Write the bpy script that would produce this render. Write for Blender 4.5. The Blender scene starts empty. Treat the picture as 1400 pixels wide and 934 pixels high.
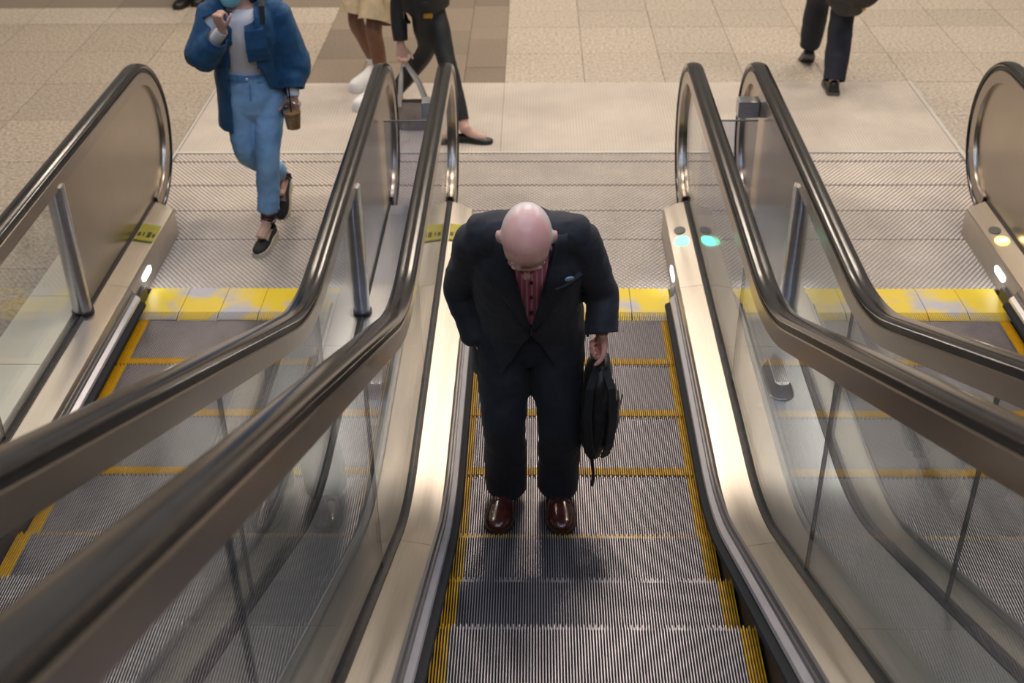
import bpy, bmesh, math, random
from mathutils import Vector, Matrix, noise

scn = bpy.context.scene
COL = scn.collection
random.seed(7)

# ------------------------------------------------------------------ camera
CAM = Vector((-0.1865, -5.0875, 3.1535))
YAW, PIT, ROL, FPX = math.radians(-1.2587), math.radians(32.3531), math.radians(-0.5777), 1650.0
_fw = Vector((math.sin(YAW) * math.cos(PIT), math.cos(YAW) * math.cos(PIT), -math.sin(PIT)))
_rt = Vector((math.cos(YAW), -math.sin(YAW), 0))
_up = _rt.cross(_fw)
_r2 = _rt * math.cos(ROL) + _up * math.sin(ROL)
_u2 = -_rt * math.sin(ROL) + _up * math.cos(ROL)
cam_data = bpy.data.cameras.new('camera')
cam_data.sensor_width = 36.0
cam_data.lens = FPX / 1400.0 * 36.0
cam_data.clip_start = 0.05
cam_data.dof.use_dof = True
cam_data.dof.focus_distance = 4.1
cam_data.dof.aperture_fstop = 3.2
cam = bpy.data.objects.new('camera', cam_data)
COL.objects.link(cam)
cam.matrix_world = Matrix(((_r2.x, _u2.x, -_fw.x, CAM.x), (_r2.y, _u2.y, -_fw.y, CAM.y),
                           (_r2.z, _u2.z, -_fw.z, CAM.z), (0, 0, 0, 1)))
scn.camera = cam


def pix(u, v, y):
    """point on the photo ray (u, v) at world depth y (y comes from what the thing stands on)"""
    d = _fw * FPX + _r2 * (u - 700) - _u2 * (v - 467)
    return CAM + d * ((y - CAM.y) / d.y)


def pixz(u, v, z):
    d = _fw * FPX + _r2 * (u - 700) - _u2 * (v - 467)
    return CAM + d * ((z - CAM.z) / d.z)


# ------------------------------------------------------------------ world, lamps, exposure
world = bpy.data.worlds.new('world')
scn.world = world
world.use_nodes = True
world.node_tree.nodes['Background'].inputs[0].default_value = (1.0, 0.91, 0.82, 1)
world.node_tree.nodes['Background'].inputs[1].default_value = 0.19
scn.view_settings.view_transform = 'Standard'
scn.view_settings.look = 'None'
scn.view_settings.gamma = 1.0
scn.view_settings.use_curve_mapping = False
scn.view_settings.exposure = 0.0
scn.cycles.transparent_max_bounces = 24
scn.cycles.max_bounces = 8
scn.cycles.caustics_reflective = False
scn.cycles.caustics_refractive = False


def area(name, loc, sx, sy, power, col):
    l = bpy.data.lights.new(name, 'AREA')
    l.shape = 'RECTANGLE'
    l.size, l.size_y, l.energy, l.color = sx, sy, power, col
    o = bpy.data.objects.new(name, l)
    o.location = loc
    COL.objects.link(o)
    return o


WARM, COOL = (1.0, 0.86, 0.71), (0.56, 0.73, 1.0)
for k, yy in enumerate((1.6, 4.4, 7.2)):
    for xx in (-3.4, 0.2, 3.8):
        area('concourse_lamp', (xx, yy, 5.35), 1.6, 0.5, 84, WARM)
for xx in (-2.5, -0.84, 0.84, 2.5):
    area('escalator_lamp', (xx, -2.2, 5.35), 0.16, 3.4, 34, COOL)
area('escalator_lamp', (0, -5.4, 5.35), 4.6, 0.3, 85, (0.95, 0.95, 1.0))

# ------------------------------------------------------------------ materials
MATS = {}


def mat(name, col, rough=0.5, metal=0.0, var=0.0, vscale=20, vstretch=(1, 1, 1), bump=0.0, bscale=60,
        bstretch=(1, 1, 1), col2=None, emit=0, aniso=0.0, coat=0, spec=None, sheen=0):
    if name in MATS:
        return MATS[name]
    m = bpy.data.materials.new(name)
    m.use_nodes = True
    nt = m.node_tree
    b = nt.nodes['Principled BSDF']
    b.inputs['Base Color'].default_value = (*col, 1)
    b.inputs['Roughness'].default_value = rough
    b.inputs['Metallic'].default_value = metal
    if aniso:
        b.inputs['Anisotropic'].default_value = aniso
    if coat:
        b.inputs['Coat Weight'].default_value = coat
        b.inputs['Coat Roughness'].default_value = 0.12
    if spec is not None:
        b.inputs['Specular IOR Level'].default_value = spec
    if sheen:
        b.inputs['Sheen Weight'].default_value = sheen
    if emit:
        b.inputs['Emission Color'].default_value = (*col, 1)
        b.inputs['Emission Strength'].default_value = emit
    tc = None

    def coords(st):
        nonlocal tc
        if tc is None:
            tc = nt.nodes.new('ShaderNodeTexCoord')
        mp = nt.nodes.new('ShaderNodeMapping')
        mp.inputs['Scale'].default_value = st
        nt.links.new(tc.outputs['Object'], mp.inputs['Vector'])
        return mp.outputs['Vector']
    if var or col2:
        n = nt.nodes.new('ShaderNodeTexNoise')
        n.inputs['Scale'].default_value = vscale
        n.inputs['Detail'].default_value = 5
        n.inputs['Roughness'].default_value = 0.65
        nt.links.new(coords(vstretch), n.inputs['Vector'])
        r = nt.nodes.new('ShaderNodeValToRGB')
        c2 = col2 or tuple(c * (1 - var) for c in col)
        c1 = col if col2 else tuple(min(1, c * (1 + var)) for c in col)
        r.color_ramp.elements[0].position, r.color_ramp.elements[1].position = 0.36, 0.64
        r.color_ramp.elements[0].color = (*c2, 1)
        r.color_ramp.elements[1].color = (*c1, 1)
        nt.links.new(n.outputs['Fac'], r.inputs['Fac'])
        nt.links.new(r.outputs['Color'], b.inputs['Base Color'])
    if bump:
        n2 = nt.nodes.new('ShaderNodeTexNoise')
        n2.inputs['Scale'].default_value = bscale
        n2.inputs['Detail'].default_value = 3
        nt.links.new(coords(bstretch), n2.inputs['Vector'])
        bp = nt.nodes.new('ShaderNodeBump')
        bp.inputs['Strength'].default_value = bump
        bp.inputs['Distance'].default_value = 0.004
        nt.links.new(n2.outputs['Fac'], bp.inputs['Height'])
        nt.links.new(bp.outputs['Normal'], b.inputs['Normal'])
    MATS[name] = m
    return m


def glass_mat(name, tint, ior=1.5, rough=0.0, boost=1.0):
    m = bpy.data.materials.new(name)
    m.use_nodes = True
    nt = m.node_tree
    nt.nodes.remove(nt.nodes['Principled BSDF'])
    out = nt.nodes['Material Output']
    tr = nt.nodes.new('ShaderNodeBsdfTransparent')
    tr.inputs['Color'].default_value = (*tint, 1)
    gl = nt.nodes.new('ShaderNodeBsdfGlossy')
    gl.inputs['Roughness'].default_value = rough
    ge = nt.nodes.new('ShaderNodeNewGeometry')
    dt = nt.nodes.new('ShaderNodeVectorMath')
    dt.operation = 'DOT_PRODUCT'
    nt.links.new(ge.outputs['Incoming'], dt.inputs[0])
    nt.links.new(ge.outputs['Normal'], dt.inputs[1])

    def mth(op, a, v=None):
        q = nt.nodes.new('ShaderNodeMath')
        q.operation = op
        q.use_clamp = op in ('SUBTRACT', 'MULTIPLY', 'ADD')
        if isinstance(a, float):
            q.inputs[0].default_value = a
        else:
            nt.links.new(a, q.inputs[0])
        if isinstance(v, float):
            q.inputs[1].default_value = v
        elif v is not None:
            nt.links.new(v, q.inputs[1])
        return q.outputs[0]
    r0 = ((ior - 1) / (ior + 1)) ** 2 * boost
    sch = mth('POWER', mth('SUBTRACT', 1.0, mth('ABSOLUTE', dt.outputs['Value'])), 5.0)
    fac = mth('ADD', mth('MULTIPLY', sch, 1 - r0), r0)
    mx = nt.nodes.new('ShaderNodeMixShader')
    nt.links.new(fac, mx.inputs[0])
    nt.links.new(tr.outputs[0], mx.inputs[1])
    nt.links.new(gl.outputs[0], mx.inputs[2])
    nt.links.new(mx.outputs[0], out.inputs['Surface'])
    MATS[name] = m
    return m


def granite(name, ca, cb, cc, scale=42):
    m = bpy.data.materials.new(name)
    m.use_nodes = True
    nt = m.node_tree
    b = nt.nodes['Principled BSDF']
    b.inputs['Roughness'].default_value = 0.42
    tc = nt.nodes.new('ShaderNodeNewGeometry')
    oi = nt.nodes.new('ShaderNodeObjectInfo')
    n = nt.nodes.new('ShaderNodeTexNoise')
    n.inputs['Scale'].default_value = scale
    n.inputs['Detail'].default_value = 3
    n.inputs['Roughness'].default_value = 0.75
    nt.links.new(tc.outputs['Position'], n.inputs['Vector'])
    r = nt.nodes.new('ShaderNodeValToRGB')
    e = r.color_ramp.elements
    e[0].position, e[1].position = 0.36, 0.66
    e[0].color, e[1].color = (*ca, 1), (*cc, 1)
    mid = e.new(0.5)
    mid.color = (*cb, 1)
    nt.links.new(n.outputs['Fac'], r.inputs['Fac'])
    hs = nt.nodes.new('ShaderNodeHueSaturation')
    mr = nt.nodes.new('ShaderNodeMapRange')
    mr.inputs['To Min'].default_value = 0.92
    mr.inputs['To Max'].default_value = 1.06
    nt.links.new(oi.outputs['Random'], mr.inputs['Value'])
    nt.links.new(mr.outputs[0], hs.inputs['Value'])
    nt.links.new(r.outputs['Color'], hs.inputs['Color'])
    nt.links.new(hs.outputs['Color'], b.inputs['Base Color'])
    MATS[name] = m
    return m


def worn_yellow(name):
    """yellow painted comb segments worn to lavender-grey metal in blotches"""
    m = bpy.data.materials.new(name)
    m.use_nodes = True
    nt = m.node_tree
    b = nt.nodes['Principled BSDF']
    b.inputs['Roughness'].default_value = 0.4
    g = nt.nodes.new('ShaderNodeNewGeometry')
    n = nt.nodes.new('ShaderNodeTexNoise')
    n.inputs['Scale'].default_value = 3.6
    n.inputs['Detail'].default_value = 4
    nt.links.new(g.outputs['Position'], n.inputs['Vector'])
    r = nt.nodes.new('ShaderNodeValToRGB')
    e = r.color_ramp.elements
    e[0].position, e[1].position = 0.475, 0.60
    e[0].color, e[1].color = (0.84, 0.60, 0.03, 1), (0.50, 0.48, 0.52, 1)
    nt.links.new(n.outputs['Fac'], r.inputs['Fac'])
    nt.links.new(r.outputs['Color'], b.inputs['Base Color'])
    MATS[name] = m
    return m


STEEL = mat('brushed_steel', (0.59, 0.54, 0.475), 0.37, 1.0, var=0.05, vscale=6, vstretch=(30, 0.6, 1),
            bump=0.05, bscale=14, bstretch=(30, 0.4, 8), aniso=0.4)
STEEL2 = mat('newel_steel', (0.43, 0.38, 0.315), 0.26, 1.0, var=0.04, vscale=3, bump=0.04, bscale=10, bstretch=(1, 1, 26))
OUTD = mat('outer_deck_steel', (0.58, 0.60, 0.65), 0.30, 1.0, var=0.05, vscale=6, vstretch=(30, 0.6, 1), bump=0.04, bscale=14, bstretch=(30, 0.4, 8))
POST = mat('post_steel', (0.62, 0.62, 0.66), 0.3, 1.0, var=0.06, vscale=8, vstretch=(1, 1, 12))
TRACK = mat('track_steel', (0.38, 0.335, 0.29), 0.26, 1.0)
ALU = mat('aluminium_strip', (0.80, 0.77, 0.80), 0.38, 0.7, var=0.05, vscale=9, vstretch=(8, 1, 1))
DARKALU = mat('grey_moulding', (0.26, 0.25, 0.26), 0.35, 0.8)
SKIRT = mat('skirt_black', (0.03, 0.03, 0.035), 0.45)
BRUSH = mat('brush_bristle', (0.012, 0.012, 0.014), 0.8, bump=0.6, bscale=180)
RUBBER = mat('handrail_rubber', (0.018, 0.015, 0.013), 0.2, coat=0.35, var=0.3, vscale=8, spec=0.7)
GASKET = mat('gasket_black', (0.02, 0.02, 0.022), 0.35, var=0.4, vscale=25)
GLASS = glass_mat('balustrade_glass', (0.93, 0.955, 0.96), 1.5, 0.0, 1.0)
PLEXI = glass_mat('acrylic_sheet', (0.84, 0.86, 0.93), 1.6, 0.03, 2.0)
STEPM = mat('step_aluminium', (0.34, 0.315, 0.34), 0.36, 0.75, var=0.12, vscale=6)
STEPB = mat('step_groove_shade', (0.012, 0.012, 0.015), 0.8, 0.0)  # groove shade put into the colour: tread base near-black between the grey cleats
YEL = mat('step_yellow', (0.80, 0.43, 0.01), 0.45, var=0.12, vscale=30)
YELB = mat('step_yellow_groove', (0.12, 0.06, 0.005), 0.7)
WORN = worn_yellow('comb_yellow')
PLATE = mat('landing_plate_metal', (0.25, 0.222, 0.205), 0.4, 0.35, var=0.14, vscale=2.2)
BUMPM = mat('landing_plate_bump', (0.70, 0.625, 0.56), 0.36, 0.3, var=0.1, vscale=3)
TRIMM = mat('plate_trim', (0.80, 0.76, 0.70), 0.35, 0.5)
GRAN = granite('granite_beige', (0.27, 0.225, 0.18), (0.46, 0.40, 0.33), (0.60, 0.54, 0.46))
GRANL = granite('granite_left', (0.22, 0.175, 0.135), (0.37, 0.315, 0.25), (0.50, 0.435, 0.36))
GDARK = granite('granite_dark', (0.17, 0.135, 0.10), (0.215, 0.175, 0.135), (0.25, 0.205, 0.16), 50)
GDARK2 = granite('granite_dark_warm', (0.20, 0.155, 0.115), (0.25, 0.20, 0.155), (0.29, 0.235, 0.185), 50)
GROUT = mat('grout', (0.23, 0.19, 0.15), 0.9)
CREAM = mat('cream_stone', (0.76, 0.70, 0.58), 0.4, var=0.04, vscale=4)


# ------------------------------------------------------------------ object helpers
def empty(name, loc, label=None, cat=None, group=None):
    o = bpy.data.objects.new(name, None)
    o.location = loc
    COL.objects.link(o)
    tag(o, label, cat, group)
    return o


def tag(o, label=None, cat=None, group=None, kind=None):
    if label:
        o['label'] = label
    if cat:
        o['category'] = cat
    if group:
        o['group'] = group
    if kind:
        o['kind'] = kind
    return o


def link(name, me, parent=None, loc=(0, 0, 0)):
    o = bpy.data.objects.new(name, me)
    o.location = loc
    COL.objects.link(o)
    if parent:
        o.parent = parent
    return o


def mk(name, V, F, m, parent=None, smooth=False, loc=(0, 0, 0), weld=False):
    me = bpy.data.meshes.new(name)
    me.from_pydata([tuple(v) for v in V], [], F)
    bm = bmesh.new()
    bm.from_mesh(me)
    if weld:
        bmesh.ops.remove_doubles(bm, verts=bm.verts, dist=1e-5)
    bmesh.ops.recalc_face_normals(bm, faces=bm.faces)
    bm.to_mesh(me)
    bm.free()
    if m:
        me.materials.append(m)
    if smooth:
        for p in me.polygons:
            p.use_smooth = True
    return link(name, me, parent, loc)


def smooth_angle(o, deg=40):
    o.data.shade_smooth() if hasattr(o.data, 'shade_smooth') else None
    try:
        o.data.set_sharp_from_angle(angle=math.radians(deg))
    except Exception:
        pass


def boxV(x0, x1, y0, y1, z0, z1):
    V = [(x0, y0, z0), (x1, y0, z0), (x1, y1, z0), (x0, y1, z0), (x0, y0, z1), (x1, y0, z1), (x1, y1, z1), (x0, y1, z1)]
    F = [(0, 3, 2, 1), (4, 5, 6, 7), (0, 1, 5, 4), (1, 2, 6, 5), (2, 3, 7, 6), (3, 0, 4, 7)]
    return V, F


def box(name, x0, x1, y0, y1, z0, z1, m, parent=None, bev=0.0, loc=(0, 0, 0)):
    V, F = boxV(x0, x1, y0, y1, z0, z1)
    o = mk(name, V, F, m, parent, loc=loc)
    if bev:
        bm = bmesh.new()
        bm.from_mesh(o.data)
        bmesh.ops.bevel(bm, geom=bm.edges[:], offset=bev, segments=2, affect='EDGES', profile=0.6)
        bm.to_mesh(o.data)
        bm.free()
    return o


def extrude_yz(name, poly, x0, x1, m, parent=None):
    """closed polygon in the y-z plane, extruded along x"""
    n = len(poly)
    V = [(x0, y, z) for y, z in poly] + [(x1, y, z) for y, z in poly]
    F = [tuple(range(n)), tuple(range(2 * n - 1, n - 1, -1))]
    F += [(i, (i + 1) % n, n + (i + 1) % n, n + i) for i in range(n)]
    return mk(name, V, F, m, parent)


SLOPE = 0.478
TH = math.atan(SLOPE)
YFAR = -6.6


def rail_path(zf, yk, R, y0, newel=False):
    """(y, z) points: flat from y0, concave bend about yk, then the incline up to YFAR"""
    P = []
    if newel:
        for k in range(29):
            a = math.radians(-97 + 187 * k / 28)
            P.append((1.1 + 0.42 * math.cos(a), 0.52 + 0.42 * math.sin(a)))
        zf = 0.94
    else:
        P.append((y0, zf))
    t = R * math.tan(TH / 2)
    n = max(2, int((P[-1][0] - (yk + t)) / 0.5))
    s = P[-1][0]
    for k in range(1, n):
        P.append((s + (yk + t - s) * k / n, zf))
    for k in range(13):
        a = TH * k / 12
        P.append((yk + t - R * math.sin(a), zf + R * (1 - math.cos(a))))
    y, z = P[-1]
    for k in range(1, 9):
        yy = y + (YFAR - y) * k / 8
        P.append((yy, z + (y - yy) * SLOPE))
    return P


def zat(path, y):
    for (a, za), (b, zb) in zip(path, path[1:]):
        if b <= y <= a:
            return za + (zb - za) * (a - y) / (a - b)
    return path[0][1] if y > path[0][0] else path[-1][1]


def clip_path(path, ya, yb):
    """part of a monotone path between ya (near the floor) and yb (up the incline)"""
    P = [(ya, zat(path, ya))] + [p for p in path if yb + 1e-4 < p[0] < ya - 1e-4] + [(yb, zat(path, yb))]
    return P


def sweep(name, prof, path, m, parent=None, shear=0.0, smooth=False, sx=1):
    """closed profile of (x, n) swept along a y-z path; caps at both ends"""
    V, F = [], []
    N, k = len(path), len(prof)
    for i, (y, z) in enumerate(path):
        a = path[max(i - 1, 0)]
        b = path[min(i + 1, N - 1)]
        dy, dz = b[0] - a[0], b[1] - a[1]
        L = math.hypot(dy, dz)
        ny, nz = dz / L, -dy / L
        for x, n in prof:
            yy = y + ny * n
            if i == 0 and shear:
                yy += (x - prof[0][0]) * shear
            V.append((sx * x, yy, z + nz * n))
    for i in range(N - 1):
        for j in range(k):
            a, b = i * k + j, i * k + (j + 1) % k
            F.append((a, b, b + k, a + k))
    F += [tuple(range(k)), tuple(range((N - 1) * k, N * k))]
    o = mk(name, V, F, m, parent, smooth)
    if smooth:
        smooth_angle(o, 35)
    return o


def cyl(name, c, r, h, m, parent=None, n=24, axis='z', r2=None):
    r2 = r if r2 is None else r2
    V, F = [], []
    for rr, hh in ((r, 0), (r2, h)):
        for k in range(n):
            a = 2 * math.pi * k / n
            p = (rr * math.cos(a), rr * math.sin(a), hh)
            if axis == 'y':
                p = (p[0], p[2], p[1])
            if axis == 'x':
                p = (p[2], p[0], p[1])
            V.append((c[0] + p[0], c[1] + p[1], c[2] + p[2]))
    F = [(i, (i + 1) % n, n + (i + 1) % n, n + i) for i in range(n)] + [tuple(range(n)), tuple(range(n, 2 * n))]
    o = mk(name, V, F, m, parent, smooth=True)
    smooth_angle(o, 50)
    return o


# ------------------------------------------------------------------ floor and ceiling
PITCH = 1.685          # escalator spacing
PX0, PX1, PYF = -2.53, 2.572, 3.452
floor = box('floor', -9, 9, 0.40, 11, -0.30, -0.012, GROUT)
tag(floor, 'beige granite tile floor of the station concourse around the escalator landing', 'floor', kind='structure')
box('floor_base', -9, -2.42, -8, 0.40, -0.30, -0.012, GROUT, floor)
box('floor_base', 2.42, 9, -8, 0.40, -0.30, -0.012, GROUT, floor)
TILE = {}


def tile(x0, x1, y0, y1, m):
    g = 0.0022
    w, d = round(x1 - x0, 3), round(y1 - y0, 3)
    key = (w, d, m.name)
    if key not in TILE:
        V, F = boxV(-w / 2 + g, w / 2 - g, -d / 2 + g, d / 2 - g, -0.02, 0)
        o = mk('tile', V, F, m, floor)
        TILE[key] = o.data
    else:
        o = link('tile', TILE[key], floor)
    o.location = ((x0 + x1) / 2, (y0 + y1) / 2, random.uniform(-0.0006, 0.0006))


xs = [-0.41 + 0.592 * k for k in range(0, 12)]
ys = [3.457, 4.10, 4.757, 5.20, 5.85, 6.50, 7.15, 7.8, 8.45, 9.1]
for i in range(len(xs) - 1):
    for j in range(len(ys) - 1):
        tile(xs[i], xs[i + 1], ys[j], ys[j + 1], GRAN)
# right of the landing plate
xr = [PX1 + 0.004, 3.142] + [xs[k] for k in range(7, 12)]
for i in range(len(xr) - 1):
    y = 3.457
    while y > -1.0:
        tile(xr[i], xr[i + 1], y - 0.65, y, GRAN)
        y -= 0.65
# dark band running away from the landing
for (xa, xb, rows) in ((-0.712, -0.41, (3.457, 3.793, 4.45, 4.786, 5.36, 5.9, 6.5, 7.15, 7.8, 8.45, 9.1)),
                       (-1.09, -0.712, (3.457, 4.1, 4.66, 5.3, 5.9, 6.5, 7.15, 7.8, 8.45, 9.1)),
                       (-1.49, -1.09, (3.457, 3.9, 4.5, 5.1, 5.7, 6.4, 7.15, 7.8, 8.45, 9.1)),
                       (-1.88, -1.49, (3.457, 4.0, 4.7, 5.3, 5.9, 6.5, 7.15, 7.8, 8.45, 9.1))):
    for a, b in zip(rows, rows[1:]):
        tile(xa, xb, a, b, random.choice((GDARK, GDARK2)))
# left side
xl = [-1.88, -2.53, -3.18, -3.83, -4.48, -5.13, -5.78, -6.43, -7.08]
yl = [3.457, 4.17, 4.88, 5.33]
for a, b in zip(xl, xl[1:]):
    for c, d in zip(yl, yl[1:]):
        tile(b, a, c, d, GRANL if c < 4.8 else GRAN)
    for c, d in ((5.33, 5.9), (5.9, 6.5), (6.5, 7.15), (7.15, 7.8), (7.8, 8.45), (8.45, 9.1)):
        tile(b, a, c, d, GDARK if c < 5.4 else GDARK2)
xl2 = [PX0 - 0.004, -3.18, -3.83, -4.48, -5.13, -5.78, -6.43, -7.08]
for a, b in zip(xl2, xl2[1:]):
    y = 3.457
    while y > -2.5:
        tile(b, a, y - 0.71, y, GRANL)
        y -= 0.71

ceiling = box('ceiling', -9, 9, -9, 11, 5.45, 5.6, mat('ceiling_panel', (0.30, 0.28, 0.26), 0.7))
tag(ceiling, 'pale flat ceiling above the concourse and escalators', 'ceiling', kind='structure')

# ------------------------------------------------------------------ landing plates
plate = empty('landing_plate', (0, 1.9, 0), 'wide patterned metal landing plate at the foot of the escalators', 'floor plate')
plate_off = Vector((0, -1.9, 0))


def pl(o):
    o.location = plate_off
    return o


rowsY = [0.392, 0.956, 1.323, 1.676, 2.03, 2.155]
colsX = [PX0 + 0.02, -0.8425, 0.8425, PX1 - 0.03]
for j in range(len(rowsY) - 1):
    for i in range(3):
        pl(box('plate_panel', colsX[i] + 0.002, colsX[i + 1] - 0.002, rowsY[j] + 0.0025, rowsY[j + 1] - 0.0025, -0.012, 0.004, PLATE, plate))
for i, (a, b) in enumerate(((PX0 + 0.02, -0.41), (-0.41, 0.777), (0.777, PX1 - 0.03))):
    pl(box('plate_panel', a + 0.001, b - 0.001, 2.185, PYF - 0.004, -0.012, 0.004, mat('far_plate_metal', (0.62, 0.56, 0.49), 0.42, 0.35, var=0.1, vscale=2.0), plate))
pl(box('trim_strip', PX0, PX1, 2.158, 2.183, -0.012, 0.009, TRIMM, plate, bev=0.002))
pl(box('trim_strip', PX1 - 0.028, PX1, 0.3, PYF, -0.012, 0.008, TRIMM, plate, bev=0.002))
pl(box('trim_strip', PX0, PX0 + 0.016, 0.3, PYF, -0.012, 0.007, TRIMM, plate, bev=0.002))
# raised lozenges, staggered
V, F = [], []
p = 0.029
ny = 0
for j in range(len(rowsY) - 1):
    y = rowsY[j] + 0.013
    while y < rowsY[j + 1] - 0.009:
        x = colsX[0] + 0.015 + (p / 2 if ny % 2 else 0)
        while x < colsX[3] - 0.012:
            b = len(V)
            V += [(x - 0.0120, y, 0.0038), (x, y - 0.0125, 0.0038), (x + 0.0120, y, 0.0038), (x, y + 0.0125, 0.0038),
                  (x - 0.0070, y, 0.0080), (x, y - 0.0075, 0.0080), (x + 0.0070, y, 0.0080), (x, y + 0.0075, 0.0080)]
            F += [(b + 4, b + 5, b + 6, b + 7), (b, b + 1, b + 5, b + 4), (b + 1, b + 2, b + 6, b + 5),
                  (b + 2, b + 3, b + 7, b + 6), (b + 3, b, b + 4, b + 7)]
            x += p
        ny += 1
        y += 0.0185
o = mk('tread_pattern', V, F, BUMPM, plate)
o.location = plate_off
tag(o, kind='stuff')
V, F = [], []
x = colsX[0] + 0.012
while x < colsX[3] - 0.012:
    y = 2.19
    bV, bF = boxV(x - 0.0045, x + 0.0045, 2.19, PYF - 0.01, 0.0035, 0.0062)
    b = len(V)
    V += bV
    F += [tuple(i + b for i in f) for f in bF[1:]]
    x += 0.021
o = mk('tread_pattern', V, F, BUMPM, plate)
o.location = plate_off
tag(o, kind='stuff')

# ------------------------------------------------------------------ escalator parts
D = 0.418
Y1 = -0.309
CP = 1.0 / 110          # cleat pitch
STEP_PATH = rail_path(0.0, -1.53, 1.5, 0.75)
DECK_PATH = rail_path(0.185, -1.6, 1.3, 1.02)
RAIL_PATH = rail_path(0.94, -1.40, 1.3, 0, newel=True)
RAIL_TOP = [q for q in RAIL_PATH[28:]]
GX = 0.67


def cleat(V, F, x, ya, yb, front):
    """one ridge: top width 4.6 mm, running from ya back to yb; front: turns down over the riser"""
    w, b = 0.0016, 0.0020
    i = len(V)
    V += [(x - b, ya, -0.011), (x - w, ya, 0), (x + w, ya, 0), (x + b, ya, -0.011),
          (x - b, yb, -0.011), (x - w, yb, 0), (x + w, yb, 0), (x + b, yb, -0.011)]
    F += [(i, i + 1, i + 5, i + 4), (i + 1, i + 2, i + 6, i + 5), (i + 2, i + 3, i + 7, i + 6), (i, i + 3, i + 2, i + 1), (i + 4, i + 5, i + 6, i + 7)]
    if front:
        i = len(V)
        V += [(x - b, ya - 0.012, -0.011), (x - w, ya, -0.004), (x + w, ya, -0.004), (x + b, ya - 0.012, -0.011),
              (x - b, ya - 0.012, -0.20), (x - w, ya, -0.20), (x + w, ya, -0.20), (x + b, ya - 0.012, -0.20)]
        F += [(i, i + 1, i + 5, i + 4), (i + 1, i + 2, i + 6, i + 5), (i + 2, i + 3, i + 7, i + 6)]


def step_meshes():
    gV, gF, yV, yF = [], [], [], []
    for k in range(110):
        x = -0.5 + (k + 0.5) * CP
        ya = 0.0 if k % 2 else -0.011
        yel = k < 6 or k >= 104
        if yel:
            cleat(yV, yF, x, ya, -D + 0.004, True)
        else:
            cleat(gV, gF, x, ya, -D + 0.050, True)
            cleat(yV, yF, x, -D + 0.050, -D + 0.004, False)
    g = mk('step', gV, gF, STEPM)
    yb = mk('yellow_border', yV, yF, YEL)
    body = mk('tread_base', *boxV(-0.5, 0.5, -D + 0.003, -0.012, -0.20, -0.0105), STEPB)
    bm = bmesh.new()
    bm.from_mesh(body.data)
    bm.to_mesh(body.data)
    bm.free()
    out = (g.data, yb.data, body.data)
    for o in (g, yb, body):
        bpy.data.objects.remove(o)
    return out


STEP_M = step_meshes()


def comb_mesh(w):
    V, F = boxV(-w / 2 + 0.0015, w / 2 - 0.0015, 0.150, 0.389, -0.012, 0.012)
    n = int(w / CP)
    for k in range(n):
        x = -w / 2 + (k + 0.5) * CP
        i = len(V)
        a = 0.0026
        V += [(x - a, 0.150, 0.012), (x + a, 0.150, 0.012), (x + a, 0.150, -0.006), (x - a, 0.150, -0.006),
              (x - a * .6, 0.086, 0.002), (x + a * .6, 0.086, 0.002), (x + a * .6, 0.086, -0.004), (x - a * .6, 0.086, -0.004)]
        F += [(i, i + 1, i + 5, i + 4), (i + 1, i + 2, i + 6, i + 5), (i + 3, i, i + 4, i + 7), (i + 4, i + 5, i + 6, i + 7)]
    return V, F


def pane_poly(ya, yb):
    """outline of one glass pane between deck and handrail, ya nearer the newel"""
    top = [(y, zat(RAIL_TOP, y) - 0.105) for y in [ya - (ya - yb) * k / 14 for k in range(15)]]
    bot = [(y, zat(DECK_PATH, y) - 0.02) for y in [yb + (ya - yb) * k / 14 for k in range(15)]]
    return top + bot


def newel_poly(yb, r=0.325):
    P = []
    for k in range(25):
        a = math.radians(-86 + 176 * k / 24)
        P.append((1.1 + r * math.cos(a), 0.52 + r * math.sin(a)))
    P = [(y, z) for y, z in P]
    return P + [(yb, 0.835), (yb, 0.165), (1.0, 0.165)]


def capsule_plate(name, c, L, r, m, parent, t=0.006, side=1):
    """flat pill on a face whose normal is x, long axis along y"""
    pts = []
    for k in range(13):
        a = math.radians(-90 + 180 * k / 12)
        pts.append((L / 2 + r * math.cos(a), r * math.sin(a)))
    for k in range(13):
        a = math.radians(90 + 180 * k / 12)
        pts.append((-L / 2 + r * math.cos(a), r * math.sin(a)))
    return extrude_yz(name, [(c[1] + y, c[2] + z) for y, z in pts], c[0], c[0] + side * t, m, parent)


LED = mat('led_white', (0.86, 0.93, 1.0), 0.4, emit=9)
LEDG = mat('led_green', (0.10, 0.95, 0.52), 0.4, emit=4.5)
LEDY = mat('led_amber', (1.0, 0.72, 0.12), 0.4, emit=3.0)
DISC = mat('dark_disc', (0.13, 0.13, 0.12), 0.35)
STICK = mat('sticker_olive', (0.50, 0.43, 0.05), 0.5, var=0.1, vscale=40)
STICKD = mat('sticker_print', (0.06, 0.06, 0.02), 0.5)


def on_deck(y, x, lift=0.0):
    """point on the sloping top face of the inner deck"""
    return Vector((x, y, zat(DECK_PATH, y) - 0.022 + (abs(x) - 0.54) / 0.105 * 0.018 + lift))


def deck_disc(name, side, y, r, m, parent, t=0.004):
    c = on_deck(y, side * 0.594)
    n = 24
    V, F = [], []
    for h in (-0.004, t):
        for k in range(n):
            a = 2 * math.pi * k / n
            x = c.x + r * math.cos(a)
            q = on_deck(y, x)
            V.append((x, y + 1.35 * r * math.sin(a), q.z + h))
    F = [(i, (i + 1) % n, n + (i + 1) % n, n + i) for i in range(n)] + [tuple(range(n)), tuple(range(n, 2 * n))]
    return mk(name, V, F, m, parent)


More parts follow.
